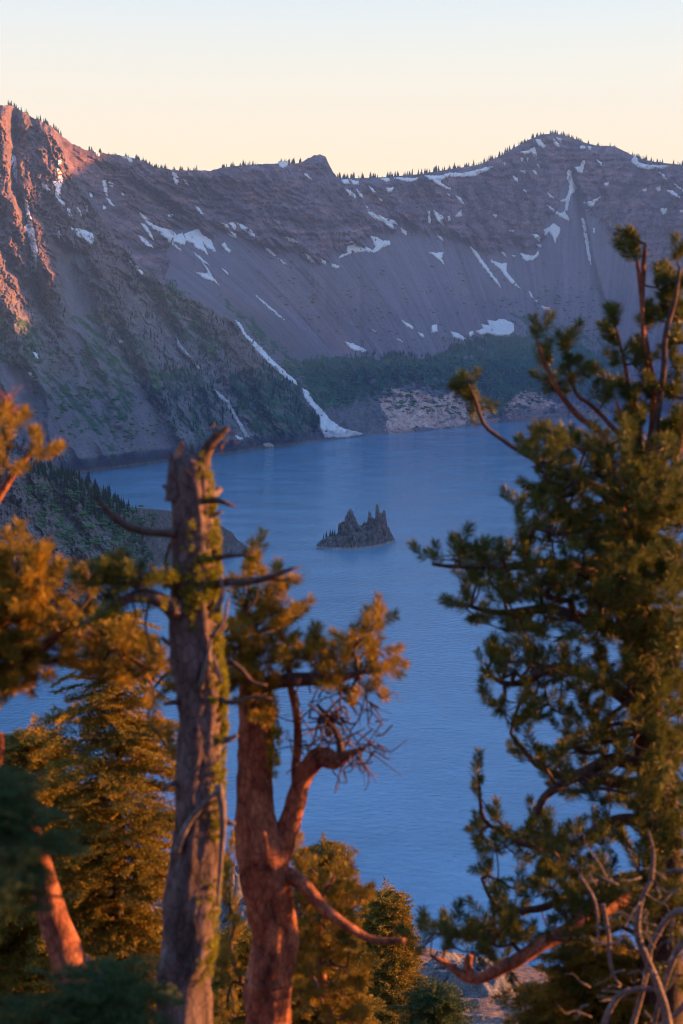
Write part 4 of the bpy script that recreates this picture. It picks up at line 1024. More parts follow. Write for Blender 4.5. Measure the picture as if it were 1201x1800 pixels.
l2, r2 = snag.limb([P(325, 1085, Y1), P(296, 1062, Y1 - .15), P(262, 1048, Y1 - .2), P(225, 1052, Y1 - .2), P(196, 1068, Y1 - .2), P(168, 1085, Y1 - .2), P(140, 1098, Y1 - .15)], [px2m(v, Y1) for v in (20, 15, 12, 9, 7, 5.5, 2)], M_BARK_GREY, 'branch', 10, .3, 15, .03, jitter=.012)
l3, r3 = snag.limb([P(322, 1022, Y1), P(295, 1012, Y1 - .15), P(262, 1012, Y1 - .2), P(225, 1025, Y1 - .2), P(190, 1018, Y1 - .2), P(165, 1030, Y1 - .2)], [px2m(v, Y1) for v in (13, 10, 9, 9, 7, 3)], M_TWIG, 'branch', 9, .3, 16, .03, jitter=.012)
snag.limb([P(372, 1028, Y1), P(400, 1024, Y1 - .1), P(440, 1022, Y1 - .2), P(480, 1012, Y1 - .25), P(510, 1001, Y1 - .25), P(530, 997, Y1 - .25)], [px2m(v, Y1) for v in (9, 8, 7, 5.5, 3.5, 1)], M_TWIG, 'branch', 8, .25, 17, .03, jitter=.008)
snag.limb([P(470, 1016, Y1 - .24), P(495, 1020, Y1 - .24), P(520, 1016, Y1 - .24)], [px2m(v, Y1) for v in (3.5, 2.5, 1)], M_TWIG, 'branch', 6, .2, 18, .03)
snag.limb([P(370, 985, Y1), P(395, 978, Y1 - .1), P(430, 975, Y1 - .1), P(450, 968, Y1 - .1)], [px2m(v, Y1) for v in (7, 5, 3.5, 1)], M_TWIG, 'branch', 7, .25, 19, .03, jitter=.01)
snag.limb([P(365, 880, Y1), P(385, 880, Y1 - .1), P(400, 885, Y1 - .1), P(416, 892, Y1 - .1)], [px2m(v, Y1) for v in (7, 5, 3.5, 1)], M_TWIG, 'branch', 7, .25, 20, .03)
snag.limb([P(368, 870, Y1 + .05), P(379, 866, Y1 + .1), P(389, 858, Y1 + .1)], [px2m(v, Y1) for v in (7, 8, 5)], M_DEAD, 'branch_stub', 8, .25, 21, .02, label='pale broken branch stub catching the sun')
for k, (L, w) in enumerate([([(352, 1210), (358, 1180), (366, 1150), (372, 1120)], 6), ([(390, 1200), (382, 1175), (374, 1150)], 5), ([(310, 1500), (330, 1450), (355, 1415), (385, 1385)], 9), ([(385, 1380), (392, 1440), (388, 1520), (382, 1590)], 8),
                            ([(380, 1075), (392, 1040), (388, 1010)], 6), ([(372, 1120), (395, 1090), (402, 1050)], 5)]):
    snag.limb(pp(L, Y1 - .13), [px2m(w * q_, Y1) for q_ in np.linspace(1, .35, len(L))], M_DEAD, 'dead_branch', 7, .3, 30 + k, .03, skel=False, jitter=.01)
for k, (L, w) in enumerate([([(430, 1080), (452, 1050), (455, 1020)], 3), ([(400, 1160), (424, 1175), (447, 1200), (470, 1205)], 6), ([(385, 1230), (410, 1235), (450, 1225), (480, 1228)], 6), ([(300, 955), (290, 990), (300, 1020)], 4), ([(252, 936), (248, 960), (262, 990)], 1.6), ([(230, 1050), (238, 1085), (222, 1120)], 2.5), ([(262, 1045), (256, 1100), (270, 1150)], 3)]):
    snag.limb(pp(L, Y1 - .1), [px2m(w * q_, Y1) for q_ in np.linspace(1, .4, len(L))], M_TWIG, 'dead_branch', 6, .3, 40 + k, .03, skel=False, jitter=.01)
fin = [snag.r.normal(0, 1, 3) for _ in range(2)]
# fine dead twiglets by the broken branch and along the limbs
tws = []
rr_ = np.random.default_rng(99)
for path, nn in ((l1, 3), (l2, 16), (l3, 16)):
    for k in range(nn):
        a = path[int(rr_.integers(5, len(path)))]; d = norm(rr_.normal(0, 1, 3) + np.array([-.3, 0, .2])); L = rr_.uniform(.05, .16); p, r = smooth_path([a, a + d * L * .5 + rr_.normal(0, .01, 3), a + d * L], [.005, .004, .0015], .03); tws.append(tube(p, r, 5))
for k in range(16):
    a = P(rr_.uniform(365, 405), rr_.uniform(745, 790), Y1); d = norm(rr_.normal(0, 1, 3)); p, r = smooth_path([a, a + d * .03, a + d * .06 + rr_.normal(0, .01, 3)], [.004, .003, .0015], .02); tws.append(tube(p, r, 5))
snag.add('twigs', *join(tws), M_TWIG)
LP = [lichen_parts(snag, tp, tr, 620, 50, side=.0, zr=(float(P(0, 1350, Y1)[2]), float(P(0, 820, Y1)[2]))), lichen_parts(snag, tp, tr, 260, 51, side=.1, zr=(float(P(0, 1700, Y1)[2]), float(P(0, 1350, Y1)[2]))), lichen_parts(snag, tp, tr, 70, 52, side=1.3, zr=(float(P(0, 1100, Y1)[2]), float(P(0, 940, Y1)[2]))),
      lichen_parts(snag, l2, r2, 90, 53), lichen_parts(snag, l3, r3, 150, 54)]
snag.add('lichen', *join(LP), M_LICHEN, smooth=False)
def dl(a, b): return np.array(a) - np.array(b)
snag.nodes = [(q, 1) for q in l2[8:]] + [(q, 2) for q in l3[10:]]
sh = cloud(snag.r, [(208, 1015, 26, 12, 14), (180, 1010, 12, 10, 6), (240, 1030, 20, 12, 7), (155, 1022, 10, 8, 3)], Y1 - .2, .12)
snag.shoots(sh, foliage=TUFT, fmat=M_NEEDLE, scale=(.55, .85))
# ------------------------------------------------------------------ 2. the orange lit pine right of the snag
Y2 = 8.0
f2 = foot(470, 8.0)
pine2 = Tree('pine_tree', 'stout reddish pine trunk lit orange on its right edge, forking beside the grey snag', 'pine tree', f2, 2)
pine2.limb([f2] + pp([(470, 1800), (474, 1720), (478, 1640), (474, 1560), (456, 1480), (446, 1420), (450, 1340), (450, 1280), (438, 1225), (432, 1170), (425, 1120)], Y2), [px2m(v, Y2) / 2 for v in (108, 84, 78, 80, 82, 78, 68, 62, 62, 44, 26, 8)], M_BARK_RED, 'trunk', 44, .30, 60, .025, flute=.12, jitter=.02)
pine2.limb([P(478, 1540, Y2), P(498, 1480, Y2), P(516, 1430, Y2 - .02), P(527, 1380, Y2 - .04), P(540, 1352, Y2 - .05), P(562, 1332, Y2 - .08), P(590, 1338, Y2 - .1), P(608, 1330, Y2 - .12), P(626, 1322, Y2 - .12), P(643, 1313, Y2 - .12)], [px2m(v, Y2) for v in (26, 22, 19, 16, 18, 20, 17, 10, 6, 3)], M_BARK_RED, 'limb', 14, .3, 61, .03, jitter=.012)
pine2.limb([P(520, 1400, Y2), P(522, 1350, Y2 + .03), P(524, 1300, Y2 + .05), P(520, 1250, Y2), P(510, 1200, Y2), P(505, 1130, Y2), P(470, 1060, Y2)], [px2m(v, Y2) for v in (9, 9, 8, 7, 6, 5, 2)], M_BARK_RED, 'limb', 9, .25, 62, .03, jitter=.012)
pine2.limb([P(600, 1335, Y2 - .1), P(596, 1300, Y2 - .1), P(580, 1265, Y2 - .1), P(560, 1240, Y2 - .05)], [px2m(v, Y2) for v in (9, 6, 5, 3)], M_TWIG, 'limb', 7, .25, 63, .03, jitter=.015)
pine2.limb([P(440, 1215, Y2), P(480, 1200, Y2 - .05), P(530, 1195, Y2 - .1), P(590, 1190, Y2 - .1), P(640, 1180, Y2 - .1)], [px2m(v, Y2) for v in (16, 13, 13, 11, 4)], M_TWIG, 'limb', 9, .25, 64, .03, jitter=.012)
pine2.limb([P(498, 1532, Y2), P(530, 1552, Y2 - .1), P(565, 1590, Y2 - .15), P(605, 1622, Y2 - .2), P(650, 1648, Y2 - .2), P(690, 1652, Y2 - .2), P(715, 1650, Y2 - .2)], [px2m(v, Y2) for v in (14, 15, 12, 9, 7, 6, 3)], M_BARK_RED, 'limb', 10, .25, 65, .03, jitter=.012)
pine2.limb([P(430, 1170, Y2), P(410, 1120, Y2 + .1), P(300, 1180, Y2 + .3), P(270, 1210, Y2 + .3)], [px2m(v, Y2) for v in (8, 6, 4, 2)], M_TWIG, 'limb', 7, .25, 66, .03, jitter=.012)
s2 = cloud(pine2.r, [(455, 985, 12, 18, 4), (452, 1010, 18, 20, 5), (430, 1035, 22, 25, 6), (495, 1040, 12, 26, 6), (460, 1070, 35, 30, 14), (500, 1090, 22, 30, 10), (470, 1120, 40, 30, 15), (520, 1145, 30, 20, 9), (548, 1140, 20, 14, 6), (500, 1165, 40, 20, 12), (430, 1090, 22, 30, 8),
                    (560, 1165, 22, 18, 7), (610, 1130, 14, 14, 4), (640, 1115, 12, 14, 4), (657, 1085, 12, 18, 6), (650, 1140, 22, 22, 9), (668, 1165, 16, 16, 6), (620, 1170, 28, 20, 10), (645, 1200, 26, 24, 10), (600, 1205, 24, 18, 6), (575, 1190, 20, 14, 5),
                    (400, 1170, 20, 40, 6), (480, 1250, 22, 16, 4), (290, 1190, 24, 14, 4), (280, 1280, 14, 10, 3), (302, 1325, 14, 10, 3), (270, 1165, 20, 20, 4)], Y2 - .05, .28, .8)
s2 = np.vstack([s2, cloud(pine2.r, [(432, 1130, 26, 40, 12), (415, 1180, 20, 30, 7), (450, 1180, 26, 24, 8), (455, 1215, 22, 16, 5)], Y2 - .16, .1)])
pine2.shoots(s2, foliage=TUFT, fmat=M_NEEDLE_LIT, scale=(.72, 1.0))
# bare knotted twigs hanging on the right
tws = []
for k in range(70):
    a = P(rr_.uniform(520, 665), rr_.uniform(1215, 1350) , Y2 - .1 + rr_.uniform(-.2, .2)); d = norm(rr_.normal(0, 1, 3) * np.array([1, .5, 1]) + np.array([.35, 0, -.25])); L = rr_.uniform(.08, .30)
    p, r = smooth_path([a, a + d * L * .35 + rr_.normal(0, .02, 3), a + d * L * .7 + rr_.normal(0, .03, 3), a + d * L + rr_.normal(0, .03, 3)], [.006, .0045, .0035, .0015], .025); tws.append(tube(p, r, 5))
hub = P(575, 1265, Y2 - .1)
for k in range(18):
    b_ = P(rr_.uniform(520, 650), rr_.uniform(1210, 1320), Y2 - .1 + rr_.uniform(-.2, .2)); p, r = smooth_path([hub + rr_.normal(0, .03, 3), (hub + b_) / 2 + rr_.normal(0, .05, 3), b_], [.009, .006, .004], .03); tws.append(tube(p, r, 6))
pine2.add('dead_twigs', *join(tws), M_TWIG)
p2p, p2r = smooth_path(pp([(450, 1340), (450, 1280), (438, 1225), (432, 1170)], Y2), [px2m(v, Y2) / 2 for v in (72, 80, 70, 46)], .035)
pine2.add('lichen', *join([lichen_parts(pine2, p2p, p2r, 160, 70, side=.3)]), M_LICHEN, smooth=False)
# lit shoots low round the lower branch
# ------------------------------------------------------------------ 3. the big pine on the right
Y3 = 9.3
f3 = foot(1165, 9.3)
pine3 = Tree('pine_tree', 'large bushy pine filling the right side with reddish upright shoots at its top', 'pine tree', f3, 3)
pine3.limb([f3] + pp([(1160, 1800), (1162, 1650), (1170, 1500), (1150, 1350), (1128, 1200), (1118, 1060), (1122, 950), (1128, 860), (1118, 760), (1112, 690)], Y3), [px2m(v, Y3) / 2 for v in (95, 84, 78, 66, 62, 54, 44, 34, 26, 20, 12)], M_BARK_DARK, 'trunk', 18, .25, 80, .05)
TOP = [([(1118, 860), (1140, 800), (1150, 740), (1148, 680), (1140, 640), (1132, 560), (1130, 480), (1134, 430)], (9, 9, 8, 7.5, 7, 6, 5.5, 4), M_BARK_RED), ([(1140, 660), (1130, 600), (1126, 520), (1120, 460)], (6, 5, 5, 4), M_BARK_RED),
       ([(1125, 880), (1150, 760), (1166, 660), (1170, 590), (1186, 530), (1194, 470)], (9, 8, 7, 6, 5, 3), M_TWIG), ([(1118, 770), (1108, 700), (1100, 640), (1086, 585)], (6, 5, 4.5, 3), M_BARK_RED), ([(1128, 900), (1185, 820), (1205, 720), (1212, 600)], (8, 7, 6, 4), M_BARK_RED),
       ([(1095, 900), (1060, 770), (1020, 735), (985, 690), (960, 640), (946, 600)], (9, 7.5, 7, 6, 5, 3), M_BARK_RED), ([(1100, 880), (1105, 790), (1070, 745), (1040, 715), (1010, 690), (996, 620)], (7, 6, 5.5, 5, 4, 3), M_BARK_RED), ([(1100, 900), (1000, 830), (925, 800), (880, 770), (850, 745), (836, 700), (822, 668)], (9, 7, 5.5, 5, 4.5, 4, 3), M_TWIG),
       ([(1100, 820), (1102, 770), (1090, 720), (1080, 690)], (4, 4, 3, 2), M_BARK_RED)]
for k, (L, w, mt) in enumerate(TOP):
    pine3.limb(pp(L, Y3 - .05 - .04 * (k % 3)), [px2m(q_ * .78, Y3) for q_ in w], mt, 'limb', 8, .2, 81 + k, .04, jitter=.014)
MAIN = [([(1118, 1060), (1040, 1010), (960, 990), (880, 1000), (820, 995), (760, 990)], (16, 12, 9, 7, 5, 3), -.3), ([(1120, 1120), (1040, 1090), (960, 1070), (880, 1075), (815, 1060)], (16, 12, 9, 6, 3), .3), ([(1135, 1250), (1060, 1200), (980, 1170), (900, 1200), (850, 1180)], (17, 12, 9, 6, 3), -.1),
        ([(1150, 1350), (1080, 1330), (1000, 1365), (940, 1340), (900, 1290)], (17, 13, 10, 6, 3), .2), ([(1120, 1000), (1060, 940), (1000, 900), (950, 860)], (12, 9, 6, 3), .3), ([(1125, 900), (1060, 860), (980, 830), (945, 800)], (9, 7, 5, 3), 0),
        ([(1150, 1380), (1070, 1370), (1010, 1365), (960, 1400), (930, 1460), (905, 1490)], (14, 11, 9, 7, 5, 2), -.3), ([(1165, 1450), (1090, 1440), (1020, 1480), (960, 1490), (900, 1470), (850, 1440), (840, 1370)], (14, 11, 9, 7, 5, 4, 3), 0), ([(1168, 1540), (1090, 1545), (1000, 1570), (940, 1600), (880, 1600), (850, 1545)], (15, 12, 9, 7, 5, 3), .2),
        ([(1125, 950), (1180, 900), (1230, 860)], (9, 7, 4), 0), ([(1140, 1150), (1200, 1100), (1260, 1060)], (12, 9, 5), 0), ([(1155, 1300), (1220, 1280), (1290, 1240)], (12, 9, 5), 0), ([(1160, 1450), (1230, 1440), (1300, 1400)], (12, 9, 5), 0)]
for k, (L, w, yo) in enumerate(MAIN):
    pine3.limb(pp([(x, y, yo * min(1, i * .4)) for i, (x, y) in enumerate(L)], Y3), [px2m(q_, Y3) for q_ in w], M_TWIG, 'limb', 8, .25, 100 + k, .05, jitter=.03)
low, lowr = pine3.limb([P(1165, 1560, Y3), P(1080, 1590, Y3 - .3), P(1010, 1630, Y3 - .5), P(940, 1665, Y3 - .6), P(880, 1700, Y3 - .6), P(830, 1722, Y3 - .6), P(790, 1700, Y3 - .6), P(760, 1680, Y3 - .6)], [px2m(v, Y3) for v in (18, 15, 14, 12, 11, 9, 6, 3)], M_BARK_RED, 'limb', 10, .3, 120, .04, jitter=.02)
pine3.limb([P(832, 1722, Y3 - .6), P(822, 1700, Y3 - .6), P(826, 1680, Y3 - .6)], [px2m(v, Y3) for v in (9, 8, 7)], M_BARK_RED, 'limb', 8, .3, 121, .03)
tops = cloud(pine3.r, [(x, y, 6, 7, n) for x, y, n in [(1119, 425, 3), (1117, 455, 3), (1136, 550, 3), (1135, 575, 2), (1078, 570, 3), (1081, 600, 3), (1084, 640, 3), (1072, 665, 1), (944, 592, 3), (960, 628, 3), (996, 612, 3), (1000, 640, 3), (960, 668, 2), (1003, 672, 3), (822, 676, 3), (828, 700, 3), (836, 712, 2),
              (1040, 696, 1), (1068, 708, 2), (1192, 452, 3), (1180, 496, 4), (1176, 530, 4), (1160, 500, 2), (1190, 560, 4), (1120, 640, 3), (1110, 700, 5), (1120, 740, 4), (1184, 696, 5), (1192, 640, 4), (1140, 690, 3), (1128, 620, 3), (1170, 760, 5), (1100, 745, 3), (1190, 600, 4), (1165, 560, 3), (840, 740, 1), (1200, 500, 3), (1195, 760, 4)]], Y3 - .05, .06, 1.5)
mass = cloud(pine3.r, [(940, 780, 28, 22, 12), (965, 800, 30, 20, 14), (1000, 790, 30, 22, 12), (1040, 800, 30, 20, 9), (1090, 790, 30, 30, 14), (1150, 800, 40, 30, 20), (1080, 840, 50, 30, 26), (960, 840, 35, 20, 14), (1150, 860, 50, 40, 34), (1010, 850, 30, 24, 14),
              (950, 870, 12, 16, 4), (960, 895, 14, 10, 3), (910, 885, 14, 12, 4), (928, 925, 16, 12, 5), (1020, 890, 60, 30, 26), (1000, 930, 50, 30, 24), (1100, 930, 80, 45, 60), (1080, 980, 60, 40, 40), (1160, 1000, 50, 60, 46), (930, 960, 22, 18, 7), (920, 985, 16, 14, 5),
              (760, 985, 20, 9, 5), (810, 975, 14, 20, 8), (835, 985, 18, 14, 7), (870, 990, 34, 18, 14), (850, 1015, 36, 16, 12), (910, 1030, 40, 22, 16), (970, 1020, 46, 30, 22), (1040, 1040, 50, 30, 26), (810, 1065, 20, 12, 6), (838, 1085, 20, 14, 7), (880, 1055, 30, 16, 10), (905, 1110, 20, 26, 12), (960, 1100, 36, 30, 18), (1030, 1110, 46, 34, 26), (1120, 1110, 50, 40, 34), (1180, 1130, 30, 60, 30),
              (862, 1160, 14, 16, 7), (880, 1180, 16, 20, 8), (868, 1235, 24, 14, 8), (910, 1165, 24, 16, 7), (950, 1180, 26, 24, 9), (1000, 1190, 30, 26, 12), (1050, 1190, 34, 30, 14), (930, 1250, 30, 22, 11), (905, 1280, 24, 14, 6), (980, 1240, 28, 22, 9), (1040, 1250, 36, 24, 12), (1110, 1210, 40, 30, 20), (1170, 1230, 36, 50, 26), (924, 1328, 14, 12, 5), (895, 1320, 6, 5, 1),
              (1000, 1320, 30, 16, 7), (1050, 1290, 30, 20, 9), (1090, 1320, 36, 24, 12), (1160, 1330, 40, 40, 24), (840, 1365, 8, 14, 4), (842, 1395, 7, 14, 3), (985, 1340, 16, 14, 4), (1000, 1390, 24, 16, 7), (1080, 1390, 44, 24, 16), (1150, 1410, 44, 34, 22), (842, 1460, 16, 14, 6), (870, 1450, 12, 12, 4), (880, 1485, 24, 18, 9), (940, 1440, 8, 10, 3), (930, 1490, 34, 24, 16), (965, 1510, 36, 22, 14), (1010, 1480, 30, 24, 10), (1060, 1470, 40, 30, 16), (1130, 1490, 44, 34, 20),
              (855, 1540, 14, 10, 5), (880, 1560, 12, 16, 5), (894, 1590, 14, 16, 5), (940, 1560, 36, 20, 10), (1000, 1560, 36, 20, 10), (1070, 1560, 44, 26, 14), (1150, 1570, 44, 30, 16), (1020, 1600, 50, 16, 9), (985, 1600, 14, 9, 3),
              (740, 1660, 14, 10, 4), (757, 1635, 8, 20, 5), (785, 1650, 20, 20, 9), (805, 1635, 12, 18, 5), (830, 1650, 24, 30, 14), (860, 1625, 22, 26, 10), (880, 1650, 30, 30, 14), (910, 1630, 26, 30, 12), (870, 1690, 30, 12, 6), (1100, 1000, 70, 80, 60), (1150, 1150, 60, 90, 50), (1120, 1280, 80, 60, 30), (1150, 1420, 60, 60, 24), (1150, 900, 60, 60, 40), (1080, 1630, 80, 40, 20), (1180, 780, 30, 40, 16), (960, 1200, 60, 60, 16), (960, 1480, 60, 40, 16), (1000, 1330, 60, 50, 16), (1010, 1560, 70, 40, 20), (930, 1620, 50, 30, 14)], Y3 - .1, .75, .88)
front = cloud(pine3.r, [(1120, 1000, 60, 110, 50), (1150, 1200, 60, 110, 46), (1165, 1400, 50, 110, 36), (1080, 1590, 90, 40, 34), (1010, 1640, 50, 24, 12), (1150, 880, 50, 60, 24), (1160, 1600, 50, 60, 18), (1130, 1060, 70, 60, 20), (1180, 1520, 30, 120, 26), (1190, 1700, 20, 60, 12)], Y3 - .75, .18, .7)
pine3.shoots(np.vstack([tops, mass, front]), foliage=TUFT, fmat=M_NEEDLE, scale=(.55, 1.15), up=.45)
# unseen pine copies added out of view on the right to shade snag and firs
def copy_tree(root, off, rot, label, sc_=1.0):
    r = root.copy(); COL.objects.link(r); r.location = (root.location[0] + off[0], root.location[1] + off[1], root.location[2] + off[2]); r.rotation_euler = (0, 0, rot); r.scale = (sc_, sc_, sc_); r['label'] = label
    for ch in list(root.children):
        c_ = ch.copy(); COL.objects.link(c_); c_.parent = r
    return r
copy_tree(pine3.root, (4.0, -2.5, .6), 2.2, 'unseen bushy pine added just beyond the right edge for its shade', .9)
copy_tree(pine3.root, (5.2, -4.9, 1.5), 4.1, 'unseen bushy pine added for shade beyond the right edge, the nearest one to the viewpoint', .9)
copy_tree(pine3.root, (7.5, -2.6, 1.2), 5.3, 'unseen bushy pine added for shade beyond the right edge, the farthest one from the grey snag', 1.0)
# orange lit snapped limb at the very edge and the silvery dead limbs of the lower right corner
dead = Tree('dead_tree', 'tangle of bare silvery twisted limbs in the bottom right corner', 'dead tree', foot(1175, 7.6), 4)
Y4 = 7.6
for k, (L, w) in enumerate([([(1178, 1900), (1172, 1800), (1160, 1740), (1135, 1680), (1122, 1640), (1128, 1590), (1145, 1545)], (13, 12, 11, 11, 12, 10, 7)), ([(1050, 1850), (1075, 1770), (1100, 1742), (1140, 1738), (1165, 1748)], (9, 9, 9, 9, 8)), ([(1100, 1850), (1125, 1760), (1138, 1700), (1145, 1660), (1180, 1610), (1230, 1600)], (8, 8, 8, 9, 12, 14)),
                            ([(1060, 1590), (1070, 1640), (1072, 1690), (1082, 1720), (1092, 1730)], (6, 6, 6, 5, 3)), ([(1230, 1640), (1190, 1670), (1170, 1720), (1150, 1800), (1140, 1860)], (10, 10, 9, 8, 7)), ([(1230, 1530), (1195, 1531), (1164, 1533)], (10, 8, 5)), ([(1145, 1545), (1148, 1500), (1140, 1460)], (7, 5, 3)),
                            ([(1020, 1540), (1040, 1580), (1050, 1640), (1046, 1680)], (5, 5, 4, 2)), ([(1210, 1760), (1180, 1790), (1120, 1830)], (9, 8, 7))]):
    dead.limb(pp(L, Y4 + .08 * (k % 3)), [px2m(q_ * .78 * (1 - .45 * i / len(w)), Y4) for i, q_ in enumerate(w)], M_DEAD, 'limb', 10, .35, 140 + k, .02, skel=False, jitter=.014)
tws = []
for k in range(46):
    a = P(rr_.uniform(1030, 1200), rr_.uniform(1540, 1800), Y4 + rr_.uniform(-.1, .2)); d = norm(rr_.normal(0, 1, 3) * np.array([1, .4, 1])); L = rr_.uniform(.06, .24)
    p, r = smooth_path([a, a + d * L * .4 + rr_.normal(0, .012, 3), a + d * L * .7 + rr_.normal(0, .02, 3), a + d * L + rr_.normal(0, .02, 3)], [.006, .0045, .003, .0012], .02); tws.append(tube(p, r, 5))
dead.add('dead_twigs', *join(tws), M_DEAD)
dead.limb([foot(1175, 7.6)] + pp([(1190, 1900), (1185, 1830)], Y4), [.1, .07, .05], M_DEAD, 'trunk', 12, .2, 160, .05, skel=False)

# ------------------------------------------------------------------ 4. left side
f5 = foot(-60, 7.35); Y5 = 7.35
pine5 = Tree('pine_tree', 'sunlit golden pine reaching in from the left edge above the spruce', 'pine tree', f5, 5)
pine5.limb([f5] + pp([(-70, 1800), (-90, 1600), (-70, 1400), (-60, 1200), (-50, 1000), (-60, 850), (-50, 700)], Y5), [px2m(v, Y5) / 2 for v in (80, 70, 64, 56, 50, 40, 30, 16)], M_BARK_RED, 'trunk', 14, .2, 170, .05)
for k, (L, w) in enumerate([([(-60, 950), (-20, 900), (5, 862), (30, 825), (50, 800), (70, 790)], (9, 8, 7, 6, 5, 2)), ([(-55, 850), (-25, 800), (0, 780), (20, 760)], (6, 5, 4, 2)), ([(-60, 1200), (-20, 1120), (20, 1080), (60, 1060), (90, 1040)], (10, 9, 8, 6, 3)), ([(-60, 1150), (-30, 1080), (0, 1030), (30, 1000)], (9, 7, 6, 3)),
                            ([(-60, 1260), (0, 1180), (60, 1150), (110, 1110), (140, 1075)], (9, 8, 7, 5.5, 3)), ([(110, 1110), (160, 1125), (205, 1145), (245, 1165), (265, 1200)], (6, 5, 4.5, 3.5, 2)), ([(-80, 1420), (-20, 1360), (-4, 1320), (-2, 1290)], (14, 13, 11, 7)), ([(-55, 750), (-30, 720), (-5, 712), (20, 700)], (5, 4, 3, 1.5))]):
    pine5.limb(pp(L, Y5 + .05 * (k % 2)), [px2m(q_, Y5) for q_ in w], M_BARK_RED, 'limb', 8, .2, 171 + k, .04, jitter=.012)
s5 = cloud(pine5.r, [(66, 782, 8, 5, 2), (70, 798, 8, 6, 3), (12, 746, 20, 9, 5), (8, 788, 12, 10, 3), (2, 830, 14, 12, 3), (16, 826, 6, 6, 1), (25, 975, 10, 14, 4), (0, 990, 16, 22, 6), (48, 985, 9, 14, 4), (42, 1010, 12, 12, 4), (70, 1000, 14, 20, 6), (20, 1030, 30, 22, 12), (60, 1040, 30, 20, 11), (90, 1030, 16, 14, 5), (0, 1070, 40, 30, 18),
                     (50, 1090, 40, 26, 16), (90, 1110, 24, 24, 8), (20, 1140, 50, 30, 22), (0, 1180, 40, 30, 16), (60, 1170, 30, 20, 9), (15, 1210, 22, 22, 6), (118, 1060, 7, 16, 3), (145, 1025, 10, 9, 3), (155, 1045, 9, 9, 2), (150, 1105, 24, 20, 8), (195, 1125, 26, 22, 9), (170, 1165, 34, 26, 10), (235, 1140, 18, 22, 6), (262, 1170, 18, 26, 6), (215, 1185, 24, 24, 7), (270, 1235, 14, 20, 3), (120, 1140, 22, 20, 6), (-40, 1100, 40, 90, 40)], Y5, .35, 1.15)
pine5.shoots(s5, foliage=TUFT, fmat=M_NEEDLE_LIT, scale=(.7, 1.0))
tws = []
for k in range(16):
    a = P(rr_.uniform(-10, 15), rr_.uniform(700, 735), Y5); d = norm(np.array([rr_.uniform(-.4, 1), rr_.normal(0, .3), rr_.uniform(-.1, 1)])); L = rr_.uniform(.05, .12); p, r = smooth_path([a, a + d * L * .5, a + d * L + rr_.normal(0, .01, 3)], [.004, .003, .0015], .03); tws.append(tube(p, r, 5))
pine5.add('dead_twigs', *join(tws), M_BARK_RED)

def spruce(px, Y, top_py, bot_py, wpx, name, label, cat, seed, mat, dens=1.0, lean=0.0, temps=None, size=1.0, wf=None, bark=None, irregular=.35, r0=.07):
    r = np.random.default_rng(seed); b = foot(px, Y); t = Tree(name, label, cat, b, seed)
    top = P(px + lean, top_py, Y); bot = P(px, bot_py, Y)
    t.limb([b, bot, bot * .45 + top * .55 + np.array([.03, 0, 0]), top], [r0 * 1.2, r0, r0 * .55, r0 * .08], bark or M_TWIG, 'trunk', 12, .2, seed, .1)
    H = top[2] - bot[2]; R = px2m(wpx, Y) / 2; z = 0.0; tips = []; dirs = []; limbs = []
    k = 0
    while z < H * .99:
        f = z / H; rad = R * (wf(f) if wf else (f * 1.0 + .06)); c = top + (bot - top) * f
        n = 6 + int(r.integers(0, 3))
        ph = r.uniform(0, 6.28)
        for i in range(n):
            a = ph + 6.283 * i / n + r.normal(0, .2); L = rad * r.uniform(1 - irregular * 1.3, 1 + irregular)
            if L < .05: continue
            d = np.array([math.cos(a), math.sin(a), 0]); drop = .20 + .25 * f; e = c + d * L + np.array([0, 0, -L * drop]); m_ = c + d * L * .5 + np.array([0, 0, -L * drop * .25])
            p, rr = smooth_path([c, m_, e], [max(.006, L * .018), max(.005, L * .012), .003], max(.08, L / 6)); limbs.append(tube(p, rr, 5))
            ns = max(int(L / (.16 * size) * 2.4 * dens), 2)
            for s_ in np.linspace(.25, 1.0, ns):
                q = p[int(s_ * (len(p) - 1))]
                for sg in ((-1, 1) if s_ < .9 else (0,)):
                    side = np.array([-d[1], d[0], 0]) * sg; dd = d * .8 + side * .75 + np.array([0, 0, -.12]) + r.normal(0, .13, 3); tips.append(q); dirs.append(dd)
        z += (.085 + .05 * f) * size * (1.1 if dens > .9 else 1.4)
        k += 1
    tips.append(top - np.array([0, 0, .12])); dirs.append(np.array([0, 0, 1.]))
    V, F = join(limbs); t.add('branches', V, F, M_TWIG)
    tips = np.array(tips); dirs = norm(np.array(dirs)); 
    # sprays lie nearly flat
    T = temps or SPRAY; VV = []; w = r.integers(0, len(T), len(tips)); sc_ = r.uniform(.65, 1.1, len(tips)) * size
    for q, (tt, ff) in enumerate(T):
        m = w == q; VV.append(instance(tt, ff, tips[m], dirs[m], sc_[m], r.normal(0, .35, m.sum())))
    V, F = join(VV); t.add('foliage', V, F, mat, smooth=False); return t
spruce(205, 11.5, 1085, 1830, 215, 'spruce_tree', 'golden green spruce between the left edge and the grey snag, lit from the right', 'spruce tree', 6, M_SPRUCE, wf=lambda f: min(.22 + 1.5 * f, .82 + .3 * f), irregular=.8, dens=.75, r0=.07)
spruce(60, 12.5, 1290, 1900, 330, 'spruce_tree', 'shaded green spruce low at the left edge behind the leaning trunk', 'spruce tree', 7, M_SPRUCE, wf=lambda f: min(.2 + 1.6 * f, 1), r0=.06)
spruce(-45, 4.2, 1375, 1550, 400, 'fir_tree', 'dark out of focus fir top closest to the camera at the left edge', 'fir tree', 8, M_DARKSPRUCE, wf=lambda f: min(.45 + 2.2 * f, 1.0) * (1 if f < .45 else .8), irregular=.6, dens=.8, size=.5, r0=.025)
